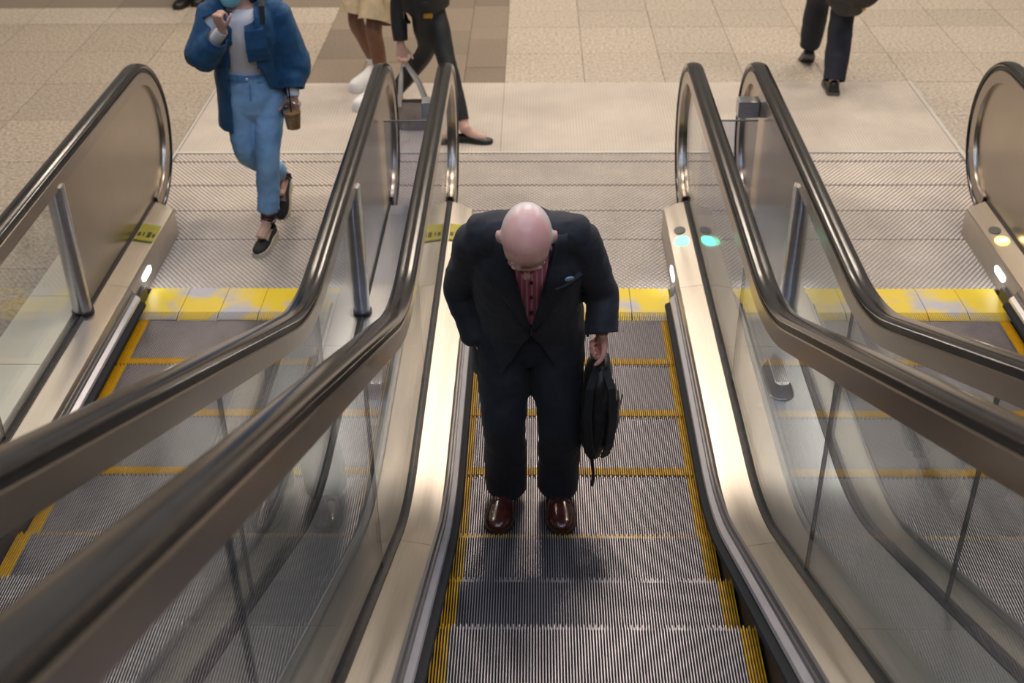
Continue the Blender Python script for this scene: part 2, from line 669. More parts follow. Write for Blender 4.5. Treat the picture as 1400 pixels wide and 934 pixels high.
def deck_quad(name, xs_, ys_, side, m, parent, lift):
    V = []
    for y, x in ((ys_[0], xs_[0]), (ys_[0], xs_[1]), (ys_[1], xs_[1]), (ys_[1], xs_[0])):
        V.append(on_deck(y, side * x, lift))
    V += [v - Vector((0, 0, 0.004)) for v in V]
    return mk(name, V, [(0, 1, 2, 3), (4, 5, 6, 7), (0, 1, 5, 4), (1, 2, 6, 5), (2, 3, 7, 6), (3, 0, 4, 7)], m, parent)


def escalator(X, label, steel_newel, joints, signs):
    E_ = empty('escalator', (X, 0, 0), label, 'escalator', 'escalators side by side')
    for i in range(0, 15):
        y = Y1 - D * (i - 1)
        z = zat(STEP_PATH, y) - 0.002
        s = link('step', STEP_M[0], E_, (0, y, z))
        link('yellow_border', STEP_M[1], s)
        link('tread_base', STEP_M[2], s)
    seg = 1.02 / 5
    V, F = comb_mesh(seg)
    c0 = None
    for k in range(5):
        x = -0.51 + seg * (k + 0.5)
        if c0 is None:
            c0 = mk('comb_segment', V, F, WORN, E_)
            c0.location = (x, 0, 0)
        else:
            link('comb_segment', c0.data, E_, (x, 0, 0))
    for s in (-1, 1):
        sp = clip_path(STEP_PATH, 0.30, YFAR)
        sweep('skirt_panel', [(0.507, -0.24), (0.507, 0.075), (0.53, 0.075), (0.53, -0.24)], sp, SKIRT, E_, sx=s)
        sp2 = clip_path(STEP_PATH, 0.145, YFAR)
        sweep('brush', [(0.468, 0.050), (0.508, 0.058), (0.508, 0.082), (0.471, 0.064)], sp2, BRUSH, E_, sx=s)
        sweep('brush_holder', [(0.492, 0.083), (0.494, 0.098), (0.512, 0.112), (0.516, 0.083)], sp2, ALU, E_, sx=s)
        sweep('edge_moulding', [(0.511, 0.108), (0.513, 0.124), (0.52, 0.124), (0.524, 0.138), (0.5345, 0.138), (0.5345, 0.10)], sp2, DARKALU, E_, sx=s)
        dprof = [(0.53, -0.20), (0.53, -0.035), (0.537, -0.022), (0.648, -0.004), (0.648, -0.20)]
        for a, b in ((1.02, 0.135), (0.132, -1.93), (-1.933, -4.2), (-4.203, YFAR)):
            sweep('inner_deck', dprof, clip_path(DECK_PATH, a, b), STEEL, E_, sx=s, shear=0.5 if a > 1 else 0, smooth=True)
        sweep('glass_gasket', [(0.6485, -0.10), (0.6485, 0.006), (0.660, 0.010), (0.680, 0.010), (0.690, 0.004), (0.690, -0.10)],
              clip_path(DECK_PATH, 1.06, YFAR), GASKET, E_, sx=s)
        # handrail and its guide
        hp = [(GX + 0.040 * math.cos(a) * (1 if abs(math.cos(a)) < .99 else 1.0), 0.0 + (0.017 if math.sin(a) > 0 else 0.015) * math.sin(a))
              for a in [2 * math.pi * k / 18 for k in range(18)]]
        sweep('handrail', hp, RAIL_PATH, RUBBER, E_, sx=s, smooth=True)
        rp = RAIL_PATH[1:]
        sweep('guide_groove', [(GX - 0.024, -0.012), (GX + 0.024, -0.012), (GX + 0.024, -0.040), (GX - 0.024, -0.040)], rp, GASKET, E_, sx=s)
        sweep('guide_profile', [(GX - 0.033, -0.034), (GX - 0.029, -0.030), (GX + 0.029, -0.030), (GX + 0.033, -0.034),
                                (GX + 0.031, -0.098), (GX + 0.012, -0.106), (GX - 0.012, -0.106), (GX - 0.031, -0.098)], rp, TRACK, E_, sx=s, smooth=True)
        # glazing
        edges = list(joints) + [YFAR]
        if steel_newel:
            pn = extrude_yz('newel_panel', newel_poly(-0.10), s * GX - 0.012, s * GX + 0.012, STEEL2, E_)
            cyl('post', (s * GX, -0.145, 0.17), 0.044, 0.68, POST, E_, 28)
            cyl('post_foot', (s * GX, -0.145, 0.17), 0.052, 0.03, GASKET, E_, 28)
            start = -0.19
        else:
            extrude_yz('glass_pane', newel_poly(joints[0] + 0.003), s * GX - 0.006, s * GX + 0.006, GLASS, E_)
            start = joints[0]
            edges = list(joints[1:]) + [YFAR]
        for e in edges:
            extrude_yz('glass_pane', pane_poly(start - 0.003, e + 0.003), s * GX - 0.006, s * GX + 0.006, GLASS, E_)
            gz = zat(DECK_PATH, e)
            if e > YFAR:
                extrude_yz('glass_joint', [(e + 0.003, gz), (e + 0.003, zat(RAIL_TOP, e) - 0.1), (e - 0.003, zat(RAIL_TOP, e) - 0.1), (e - 0.003, gz)],
                           s * GX - 0.0062, s * GX + 0.0062, GASKET, E_)
            start = e
        if not steel_newel:
            extrude_yz('glass_joint', [(joints[0] + 0.003, 0.18), (joints[0] + 0.003, 0.85), (joints[0] - 0.003, 0.85), (joints[0] - 0.003, 0.18)],
                       s * GX - 0.0062, s * GX + 0.0062, GASKET, E_)
        # comb light on the inner face of the deck end
        lt = capsule_plate('comb_light', (s * 0.53, 0.40, 0.095), 0.095, 0.019, LED, E_, side=-s)
        if signs.get(s) == 'sticker':
            st = deck_quad('warning_sticker', (0.543, 0.644), (0.60, 0.80), s, STICK, E_, 0.003)
            for (xa, xb, ya, yb) in ((.550, .562, .66, .70), (.570, .590, .655, .715), (.604, .612, .665, .705), (.622, .638, .66, .70), (.545, .642, .602, .616)):
                deck_quad('pictogram', (xa, xb), (ya, yb), s, STICKD, st, 0.0045)
        elif signs.get(s):
            deck_disc('sensor_disc', s, 0.735, 0.031, DISC, E_)
            if signs[s] == 'green':
                deck_disc('signal_light', s, 0.615, 0.038, LEDG, E_)
            else:
                d = deck_disc('signal_light', s, 0.615, 0.036, LEDY, E_)
                deck_quad('signal_bar', (0.568, 0.62), (0.60, 0.63), s, mat('led_bar', (1, .96, .85), .4, emit=6), d, 0.007)
    return E_


escalator(-PITCH, 'empty escalator beside the woman in the blue jacket, on the left of the photo', True, (-1.16, -2.5, -3.85, -5.2),
          {-1: 'sticker', 1: 'sticker'})
escalator(0.0, 'middle escalator carrying the bald man, with glass newel ends', False, (-0.765, -2.25, -3.65, -5.05), {-1: 'sticker', 1: 'green'})
escalator(PITCH, 'empty escalator on the right of the photo with an amber signal light', True, (-1.16, -2.5, -3.85, -5.2), {-1: 'sticker', 1: 'amber'})

# ------------------------------------------------------------------ decks between the escalators
for s, lab in ((-1, 'brushed steel deck between the left and middle escalators'), (1, 'brushed steel deck between the middle and right escalators')):
    c = s * PITCH / 2
    Ed = empty('outer_deck', (c, 0, 0.0), lab, 'deck', 'steel decks between the escalators')
    w = PITCH / 2 - 0.692
    for a, b in ((1.02, -0.44), (-0.443, -2.7), (-2.703, -4.8), (-4.803, YFAR)):
        sweep('deck_panel', [(-w, -0.22), (-w, 0.0), (w, 0.0), (w, -0.22)], clip_path(DECK_PATH, a, b), OUTD, Ed, smooth=True)
    # anti-slide stop
    cx, cy, cz = 0.028, -0.73, 0.185
    if s < 0:
        cx = -0.02
    n = 28
    V, F = [], []
    for (r, L, h) in ((0.056, 0.085, 0.0), (0.056, 0.085, 0.006), (0.054, 0.083, 0.008), (0.036, 0.079, 0.062), (0.034, 0.077, 0.064)):
        for k in range(n):
            a = 2 * math.pi * k / n
            oy = L if math.sin(a) >= 0 else -L
            V.append((cx + r * math.cos(a), cy + oy + r * math.sin(a), cz + h))
    for q in range(4):
        for k in range(n):
            a, b = q * n + k, q * n + (k + 1) % n
            F.append((a, b, b + n, a + n))
    F.append(tuple(range(4 * n, 5 * n)))
    stp = mk('anti_slide_stop', V, F, POST, Ed, smooth=True)
    smooth_angle(stp, 30)
    for q in range(7):
        xx = cx - 0.024 + q * 0.008
        box('rib', xx - 0.0015, xx + 0.0015, cy - 0.09, cy + 0.09, cz + 0.063, cz + 0.0665, DARKALU, stp)
    # clear sheet closing the gap, standing on the deck
    xa, xb = (-PITCH + GX + 0.03, -GX - 0.03) if s < 0 else (GX + 0.03, PITCH - GX - 0.03)
    g = box('gap_guard', xa, xb, 0.895, 0.903, 0.185, 0.735, PLEXI)
    tag(g, 'clear acrylic sheet closing the gap between the %s escalator ends' % ('left and middle' if s < 0 else 'middle and right'), 'guard', 'clear gap guards')
    g2 = box('top_edge', xa, xb, 0.893, 0.905, 0.732, 0.738, DARKALU, g)
# small steel boxes at the newel ends
b1 = box('sensor_box', PITCH - GX - 0.125, PITCH - GX - 0.013, 0.98, 1.07, 0.715, 0.805, POST, bev=0.004)
tag(b1, 'small grey steel box fixed to the right escalator newel above a clear sheet', 'box', 'steel boxes at the newels')
b2 = box('sensor_box', -GX - 0.118, -GX - 0.007, 0.98, 1.07, 0.715, 0.805, POST, bev=0.004)
tag(b2, 'small grey steel box by the middle escalator newel, next to the grey tote', 'box', 'steel boxes at the newels')

# ------------------------------------------------------------------ cream stone ledge along the left escalator
led = empty('stone_ledge', (-2.53, 0, 0), 'cream stone ledge running along the outside of the left escalator', 'ledge')
for a, b in ((0.01, 0.45), (-0.60, 0.01), (-1.2, -0.60), (-1.8, -1.2), (-2.4, -1.8)):
    box('stone_slab', -0.142, 0.128, a + 0.002, b - 0.002, 0.0, 0.185, CREAM, led, bev=0.003)

# ================================================================== people
def tube(parts, pts, rad, ref=(1, 0, 0), seg=16, cap=True):
    """add a tapered elliptical tube to parts: rad entries are (side, other) half-axes"""
    V, F = [], []
    pts = [Vector(q) for q in pts]
    rad = [(r, r) if not isinstance(r, tuple) else r for r in rad]
    # smooth the chain by Catmull-Rom resampling
    P, R = [], []
    n = len(pts)
    for i in range(n - 1):
        p0, p1, p2, p3 = pts[max(i - 1, 0)], pts[i], pts[i + 1], pts[min(i + 2, n - 1)]
        r1, r2 = rad[i], rad[i + 1]
        m = 5
        for k in range(m):
            t = k / m
            q = 0.5 * ((2 * p1) + (p2 - p0) * t + (2 * p0 - 5 * p1 + 4 * p2 - p3) * t * t + (3 * p1 - p0 - 3 * p2 + p3) * t ** 3)
            s = t * t * (3 - 2 * t)
            P.append(q)
            R.append((r1[0] + (r2[0] - r1[0]) * s, r1[1] + (r2[1] - r1[1]) * s))
    P.append(pts[-1])
    R.append(rad[-1])
    if cap:
        d0 = (P[0] - P[1]).normalized()
        d1 = (P[-1] - P[-2]).normalized()
        a, b = min(R[0]), min(R[-1])
        P = [P[0] + d0 * a * .55, P[0] + d0 * a * .33] + P + [P[-1] + d1 * b * .33, P[-1] + d1 * b * .55]
        R = [(R[0][0] * .35, R[0][1] * .35), (R[0][0] * .8, R[0][1] * .8)] + R + [(R[-1][0] * .8, R[-1][1] * .8), (R[-1][0] * .35, R[-1][1] * .35)]
    ref = Vector(ref)
    N = len(P)
    for i in range(N):
        t = (P[min(i + 1, N - 1)] - P[max(i - 1, 0)]).normalized()
        s = ref - t * ref.dot(t)
        if s.length < 0.15:
            alt = Vector((0, 1, 0)) if abs(t.y) < .8 else Vector((0, 0, 1))
            s = alt - t * alt.dot(t)
        s.normalize()
        o = t.cross(s)
        for k in range(seg):
            a = 2 * math.pi * k / seg
            V.append(P[i] + s * (R[i][0] * math.cos(a)) + o * (R[i][1] * math.sin(a)))
    for i in range(N - 1):
        for k in range(seg):
            a, b = i * seg + k, i * seg + (k + 1) % seg
            F.append((a, b, b + seg, a + seg))
    F += [tuple(range(seg - 1, -1, -1)), tuple(range((N - 1) * seg, N * seg))]
    parts.append((V, F))


def ellipsoid(parts, c, ax, n=16, m=10):
    """ax: three vectors (half-axes)"""
    c = Vector(c)
    V, F = [c + ax[2]], []
    for j in range(1, m):
        ph = math.pi * j / m
        for k in range(n):
            a = 2 * math.pi * k / n
            V.append(c + ax[0] * (math.sin(ph) * math.cos(a)) + ax[1] * (math.sin(ph) * math.sin(a)) + ax[2] * math.cos(ph))
    V.append(c - ax[2])
    L = len(V) - 1
    for k in range(n):
        F.append((0, 1 + k, 1 + (k + 1) % n))
        F.append((L, 1 + (m - 2) * n + (k + 1) % n, 1 + (m - 2) * n + k))
    for j in range(m - 2):
        for k in range(n):
            a, b = 1 + j * n + k, 1 + j * n + (k + 1) % n
            F.append((a, a + n, b + n, b))
    parts.append((V, F))


def fuse(name, parts, m, parent, voxel=0.008, smooth=4, wr=0.0, wscale=9.0, cuts=None, wst=(1, 1, 1), kill=None, thick=0.0):
    """join tubes into one continuous surface (voxel remesh), smooth it, wrinkle it, cut hems with planes"""
    V, F = [], []
    for pv, pf in parts:
        b = len(V)
        V += pv
        F += [tuple(i + b for i in f) for f in pf]
    me = bpy.data.meshes.new(name)
    me.from_pydata([tuple(v) for v in V], [], F)
    bm = bmesh.new()
    bm.from_mesh(me)
    # faces outward per part
    bmesh.ops.recalc_face_normals(bm, faces=bm.faces)
    bm.to_mesh(me)
    bm.free()
    o = bpy.data.objects.new(name, me)
    COL.objects.link(o)
    md = o.modifiers.new('r', 'REMESH')
    md.mode = 'VOXEL'
    md.voxel_size = voxel
    ms = o.modifiers.new('s', 'SMOOTH')
    ms.iterations = smooth
    ms.factor = 0.5
    dg = bpy.context.evaluated_depsgraph_get()
    me2 = bpy.data.meshes.new_from_object(o.evaluated_get(dg))
    bpy.data.objects.remove(o)
    bpy.data.meshes.remove(me)
    bm = bmesh.new()
    bm.from_mesh(me2)
    if wr:
        bm.normal_update()
        for v in bm.verts:
            q = Vector((v.co.x * wst[0], v.co.y * wst[1], v.co.z * wst[2])) * wscale
            d = noise.noise(q) * 0.65 + (1 - abs(noise.noise(q * 1.7 + Vector((5, 3, 1))))) * 0.5 - 0.3
            v.co += v.normal * (d * wr)
    for co, no, cond in (cuts or []):
        bmesh.ops.bisect_plane(bm, geom=bm.verts[:] + bm.edges[:] + bm.faces[:], plane_co=co, plane_no=no, dist=1e-5)
    if kill:
        dead = [f for f in bm.faces if kill(f.calc_center_median())]
        bmesh.ops.delete(bm, geom=dead, context='FACES')
    off = parent.location if parent else Vector()
    for v in bm.verts:
        v.co -= off
    bm.to_mesh(me2)
    bm.free()
    me2.materials.clear()
    me2.materials.append(m)
    for p in me2.polygons:
        p.use_smooth = True
    me2.name = name
    ob = link(name, me2, parent)
    if thick:
        sd = ob.modifiers.new('thickness', 'SOLIDIFY')
        sd.thickness = thick
        sd.offset = -1
    return ob


def head(parts, c, fwd, up, s=1.0, neck=None, hair=False):
    f, u = Vector(fwd).normalized(), Vector(up).normalized()
    u = (u - f * u.dot(f)).normalized()
    r = f.cross(u)
    c = Vector(c)

    def L(x, y, z):
        return c + (r * x + f * y + u * z) * s
    ellipsoid(parts, L(0, -0.010, 0.030), (r * .077 * s, f * .097 * s, u * .087 * s), 24, 16)
    ellipsoid(parts, L(0, 0.030, 0.020), (r * .069 * s, f * .064 * s, u * .075 * s), 24, 16)
    ellipsoid(parts, L(0, 0.030, -0.055), (r * .056 * s, f * .058 * s, u * .062 * s), 20, 14)
    ellipsoid(parts, L(0, 0.062, -0.095), (r * .027 * s, f * .022 * s, u * .019 * s))
    tube(parts, [L(0, .086, .012), L(0, .103, -.018), L(0, .108, -.034)], [.008 * s, .012 * s, .0155 * s], r)
    ellipsoid(parts, L(0, 0.088, 0.018), (r * .05 * s, f * .012 * s, u * .010 * s))
    ellipsoid(parts, L(0, 0.086, -0.066), (r * .024 * s, f * .010 * s, u * .010 * s))
    for k in (-1, 1):
        ellipsoid(parts, L(k * .082, -.006, .004), (r * k * .012 * s + f * -.006 * s, f * .020 * s, u * .034 * s))
        ellipsoid(parts, L(k * .036, .066, -.030), (r * .022 * s, f * .014 * s, u * .022 * s))
    if neck is not None:
        tube(parts, [neck, c - u * 0.02 * s - f * 0.025 * s], [.060 * s, .056 * s], r)
    return L, r, f, u


def eyes(parent, L, s):
    W = mat('eye_white', (0.8, 0.78, 0.75), 0.25)
    I = mat('iris_dark', (0.05, 0.03, 0.02), 0.15)
    for k in (-1, 1):
        p = []
        ellipsoid(p, L(k * .031, .082, .000), (Vector((.012 * s, 0, 0)), Vector((0, .012 * s, 0)), Vector((0, 0, .012 * s))), 14, 10)
        V, F = p[0]
        e = mk('eye', [v - parent.location for v in V], F, W, parent, True)
        p = []
        ellipsoid(p, L(k * .031, .090, -.001), (Vector((.0055 * s, 0, 0)), Vector((0, .0055 * s, 0)), Vector((0, 0, .0055 * s))), 12, 8)
        V, F = p[0]
        mk('iris', [v - parent.location for v in V], F, I, e, True)


def lips(parent, L, s, col=(0.45, 0.2, 0.17)):
    p = []
    tube(p, [L(-.023, .090, -.064), L(0, .099, -.062), L(.023, .090, -.064)], [.002 * s, .0055 * s, .002 * s], (0, 0, 1), 10)
    tube(p, [L(-.021, .090, -.068), L(0, .098, -.071), L(.021, .090, -.068)], [.002 * s, .006 * s, .002 * s], (0, 0, 1), 10)
    V, F = [], []
    for pv, pf in p:
        b = len(V)
        V += [v - parent.location for v in pv]
        F += [tuple(i + b for i in f) for f in pf]
    mk('lips', V, F, mat('lips_%02d' % int(col[0] * 100), col, 0.4), parent, True)


def hand(parts, wrist, d, nrm, thumb, s=1.0, curl=0.5, tcurl=0.4, spread=0.1):
    """d: finger direction, nrm: palm normal (fingers curl towards it), thumb: thumb side"""
    w = Vector(wrist)
    d = Vector(d).normalized()
    n = Vector(nrm)
    n = (n - d * n.dot(d)).normalized()
    t = d.cross(n).normalized()
    if t.dot(Vector(thumb)) < 0:
        t = -t
    tube(parts, [w - d * .02 * s, w + d * .02 * s, w + d * .055 * s, w + d * .092 * s],
         [(.027 * s, .020 * s), (.034 * s, .018 * s), (.042 * s, .016 * s), (.040 * s, .012 * s)], t)
    for q, (off, ln) in enumerate(((.030, .078), (.010, .086), (-.010, .080), (-.029, .062))):
        base = w + d * (.084 - (0.006 if q in (0, 3) else 0)) * s + t * off * s
        pts = [base - d * .012 * s, base]
        ang = 0.0
        dirv = (d + t * (off * spread * 8)).normalized()
        c = curl * (1.0 + 0.06 * q)
        for seg_i, fr in enumerate((.45, .30, .25)):
            ang += c * (0.85, 1.15, 0.8)[seg_i]
            v = dirv * math.cos(ang) + n * math.sin(ang)
            pts.append(pts[-1] + v * ln * fr * s)
        tube(parts, pts, [.0088 * s, .0092 * s, .0084 * s, .0078 * s, .0066 * s], t, 10)
    b0 = w + d * .022 * s + t * .024 * s
    v1 = (d * .62 + t * .66 + n * .35).normalized()
    v2 = (v1 * math.cos(tcurl) + (n * .7 + d * .5 - t * .3).normalized() * math.sin(tcurl)).normalized()
    v3 = (v2 * math.cos(tcurl) + (n * .6 - t * .5 + d * .3).normalized() * math.sin(tcurl)).normalized()
    p1 = b0 + v1 * .040 * s
    p2 = p1 + v2 * .032 * s
    tube(parts, [b0 - v1 * .01 * s, b0, p1, p2, p2 + v3 * .024 * s], [.012 * s, .0135 * s, .011 * s, .010 * s, .0075 * s], n, 10)


def limb(parts, a, b, c, ra, rb, rc, mid=None, ref=(1, 0, 0)):
    a, b, c = Vector(a), Vector(b), Vector(c)
    tube(parts, [a, a.lerp(b, .5), b, b.lerp(c, .35), c], [ra, (ra + rb) / 2 * 1.04, rb, (rb * 1.02 if mid is None else mid), rc], ref)


def shoe(name, parent, heel, d, L, W, H, m, sole_m, toe=0.6, sole_t=0.016, lift=0.0, pitch=0.0, heelrise=0.0, open_top=0.0, label=None):
    """heel: point on the ground at the back of the heel; d: toe direction; lofted upper plus separate sole"""
    heel = Vector(heel)
    d = Vector((d[0], d[1], 0)).normalized()
    s = Vector((-d.y, d.x, 0))
    up = Vector((0, 0, 1))
    if pitch:
        q = Matrix.Rotation(pitch, 3, s)
        d2, up = q @ d, q @ up
        d = d2
    st = [(0.0, .55, .80), (.06, .72, 1.0), (.18, .76, 1.05), (.32, .74, 1.0), (.45, .84, .82), (.6, .96, .62), (.74, 1.0, .5), (.86, .9, .42), (.95, .66, .34), (1.0, .30, .22)]
    V, F = [], []
    n = 18
    for (t, w, h) in st:
        for k in range(n):
            a = math.pi * k / (n - 1)
            x = math.cos(a)
            z = math.sin(a) ** 0.7
            hh = H * h
            V.append(heel + d * (L * t) + s * (W / 2 * w * (x * (1 - 0.18 * z))) + up * (sole_t + lift + heelrise * (1 - t) + hh * z))
    for i in range(len(st) - 1):
        for k in range(n - 1):
            a = i * n + k
            F.append((a, a + 1, a + 1 + n, a + n))
        F.append((i * n + n - 1, i * n, i * n + n, i * n + 2 * n - 1))
    F += [tuple(range(n)), tuple(range((len(st) - 1) * n, len(st) * n))]
    off = parent.location
    if open_top:
        F = [f for f in F if not (len(f) == 4 and open_top[0] <= (f[0] // n) < open_top[1] and open_top[2] <= (f[0] % n) < n - 1 - open_top[2])]
    o = mk(name, [v - off for v in V], F, m, parent, True)
    # sole
    V, F = [], []
    m2 = 30
    out = []
    for (t, w, h) in st:
        out.append((t, w))
    ring = [(L * t, W / 2 * w * 1.06 + .002) for t, w in out]
    pts = [(y, x) for y, x in ring] + [(y, -x) for y, x in reversed(ring)]
    ctr = [(y * 1.012 - .003, x) for y, x in pts]
    K = len(ctr)
    for zz in (0, 1):
        for (y, x) in ctr:
            t = max(0, min(1, y / L))
            z = lift + (sole_t + .003 + heelrise * (1 - t) if zz else 0)
            V.append(heel + d * y + s * x + up * z)
    F = [(i, (i + 1) % K, K + (i + 1) % K, K + i) for i in range(K)] + [tuple(range(K)), tuple(range(K, 2 * K))]
    so = mk('sole', [v - off for v in V], F, sole_m, o)
    return o


def skin(name, c):
    return mat(name, c, 0.48, var=0.10, vscale=14, bump=0.03, bscale=220)


def ribbon(name, pts, nrm, width, thick, m, parent):
    """flat strip following pts; nrm is a list of surface normals"""
    pts = [Vector(q) for q in pts]
    V, F = [], []
    N = len(pts)
    for i in range(N):
        t = (pts[min(i + 1, N - 1)] - pts[max(i - 1, 0)]).normalized()
        n = Vector(nrm[i] if isinstance(nrm, list) else nrm).normalized()
        s = t.cross(n).normalized()
        w = width[i] if isinstance(width, (list, tuple)) else width
        for a, b in ((-1, 0), (1, 0), (1, 1), (-1, 1)):
            V.append(pts[i] + s * (a * w / 2) + n * (b * thick))
    for i in range(N - 1):
        for k in range(4):
            a, b = i * 4 + k, i * 4 + (k + 1) % 4
            F.append((a, b, b + 4, a + 4))
    F += [(0, 1, 2, 3), tuple(range(4 * N - 4, 4 * N))]
    root = parent.parent or parent
    return mk(name, [v - root.location for v in V], F, m, parent)


def surf_y(ob, x, z, y0, toward=1):
    """front surface point of a mesh child (looking along +y from y0), world coordinates"""
    off = ob.parent.location
    ok, co, no, idx = ob.ray_cast(Vector((x, y0, z)) - off, Vector((0, toward, 0)))
    if ok:
        return co + off, no
    return None, None


def simple_figure(root, J, s, skinm, hs=None):
    """continuous body mesh from a joint dictionary"""
    p = []
    up = (J['neck'] - J['chest']).normalized()
    side = (J['shL'] - J['shR']).normalized()
    tube(p, [J['pelvis'] - Vector((0, 0, .06 * s)), J['pelvis'], J['waist'], J['chest'], J['neck'] - up * .05 * s, J['neck']],
         [(.15 * s, .105 * s), (.16 * s, .11 * s), (.135 * s, .095 * s), (.155 * s, .11 * s), (.12 * s, .075 * s), (.06 * s, .058 * s)], side)
    for q in 'LR':
        tube(p, [J['neck'] - up * .06 * s, J['sh' + q]], [.05 * s, .052 * s], up)
        limb(p, J['sh' + q], J['el' + q], J['wr' + q], .050 * s, .038 * s, .025 * s, .038 * s, ref=side)
        limb(p, J['hip' + q], J['kn' + q], J['an' + q], .080 * s, .056 * s, .036 * s, .054 * s, ref=side)
        f = J['ft' + q].normalized()
        tube(p, [J['an' + q] + Vector((0, 0, .02)), J['an' + q] - Vector((0, 0, .025 * s)) + f * .05 * s, J['an' + q] - Vector((0, 0, .055 * s)) + f * .14 * s], [.034 * s, (.032 * s, .028 * s), (.034 * s, .014 * s)], side)
    L = head(p, J['head'], J['face'], J['crown'], hs or s, J['neck'])[0]
    for q in 'LR':
        h = J['hand' + q]
        hand(p, J['wr' + q], h[0], h[1], h[2], s, *h[3:])
    return p, L

# ------------------------------------------------------------------ bald man riding up
SUIT = mat('suit_navy', (0.0145, 0.0160, 0.025), 0.75, var=0.25, vscale=60, bump=0.12, bscale=400, sheen=0.08)
TROUS = mat('trouser_navy', (0.0085, 0.011, 0.021), 0.72, var=0.25, vscale=50, bump=0.12, bscale=400, sheen=0.05)
SKINM = mat('skin_pink', (0.88, 0.52, 0.44), 0.34, col2=(0.82, 0.41, 0.37), vscale=11, bump=0.03, bscale=160)
STUB = mat('hair_stubble', (0.62, 0.56, 0.53), 0.65, var=0.15, vscale=300, bump=0.25, bscale=600)


def striped(name, ca, cb, pitch, frac):
    m = bpy.data.materials.new(name)
    m.use_nodes = True
    nt = m.node_tree
    b = nt.nodes['Principled BSDF']
    b.inputs['Roughness'].default_value = 0.7
    tc = nt.nodes.new('ShaderNodeTexCoord')
    sp = nt.nodes.new('ShaderNodeSeparateXYZ')
    nt.links.new(tc.outputs['Object'], sp.inputs[0])
    a = nt.nodes.new('ShaderNodeMath')
    a.operation = 'PINGPONG'
    a.inputs[1].default_value = pitch / 2
    nt.links.new(sp.outputs['X'], a.inputs[0])
    c = nt.nodes.new('ShaderNodeMath')
    c.operation = 'LESS_THAN'
    c.inputs[1].default_value = pitch / 2 * frac
    nt.links.new(a.outputs[0], c.inputs[0])
    mx = nt.nodes.new('ShaderNodeMix')
    mx.data_type = 'RGBA'
    mx.inputs['A'].default_value = (*ca, 1)
    mx.inputs['B'].default_value = (*cb, 1)
    nt.links.new(c.outputs[0], mx.inputs['Factor'])
    nt.links.new(mx.outputs['Result'], b.inputs['Base Color'])
    MATS[name] = m
    return m


SHIRT = striped('shirt_pink_stripe', (0.80, 0.20, 0.32), (0.95, 0.58, 0.63), 0.017, 0.26)
LEATH = mat('shoe_oxblood', (0.052, 0.012, 0.010), 0.22, var=0.35, vscale=25, coat=0.5, bump=0.1, bscale=50)
SOLEM = mat('sole_dark', (0.03, 0.016, 0.01), 0.5)

man = empty('person', (-0.195, -1.36, 0.0), 'bald man in a dark navy suit looking down, riding the middle escalator', 'person')
J = dict(pelvis=pix(722, 440, -1.30), waist=pix(722, 405, -1.335), chest=pix(721, 352, -1.43), neck=pix(721, 316, -1.51),
         shL=pix(787, 325, -1.45), shR=pix(656, 325, -1.45),
         elL=pix(817, 398, -1.37), elR=pix(633, 395, -1.30),
         wrL=pix(823, 457, -1.45), wrR=pix(652, 462, -1.345),
         hipL=pix(757, 452, -1.30), hipR=pix(688, 452, -1.30),
         knL=pix(765, 578, -1.37), knR=pix(690, 578, -1.37),
         anL=pix(763, 664, -1.275), anR=pix(692, 666, -1.275),
         ftL=Vector((0.05, -1, 0)), ftR=Vector((-0.14, -1, 0)),
         head=pix(720, 327, -1.66), face=Vector((0, -0.58, -0.815)), crown=Vector((0, -0.815, 0.58)),
         handL=(Vector((0.05, 0.42, -1)), Vector((-0.9, -0.35, 0)), Vector((-.2, -1, 0)), 1.3, 0.6, 0.0),
         handR=(Vector((0.40, 0.10, -1)), Vector((1, 0, 0)), Vector((0, -1, 0)), 0.35, 0.3, 0.0))
p, LH = simple_figure(man, J, 1.0, SKINM, hs=1.07)
body = fuse('body', p, SKINM, man, voxel=0.0058, smooth=5)
eyes(man, LH, 1.0)
lips(man, LH, 1.0, (0.5, 0.2, 0.18))
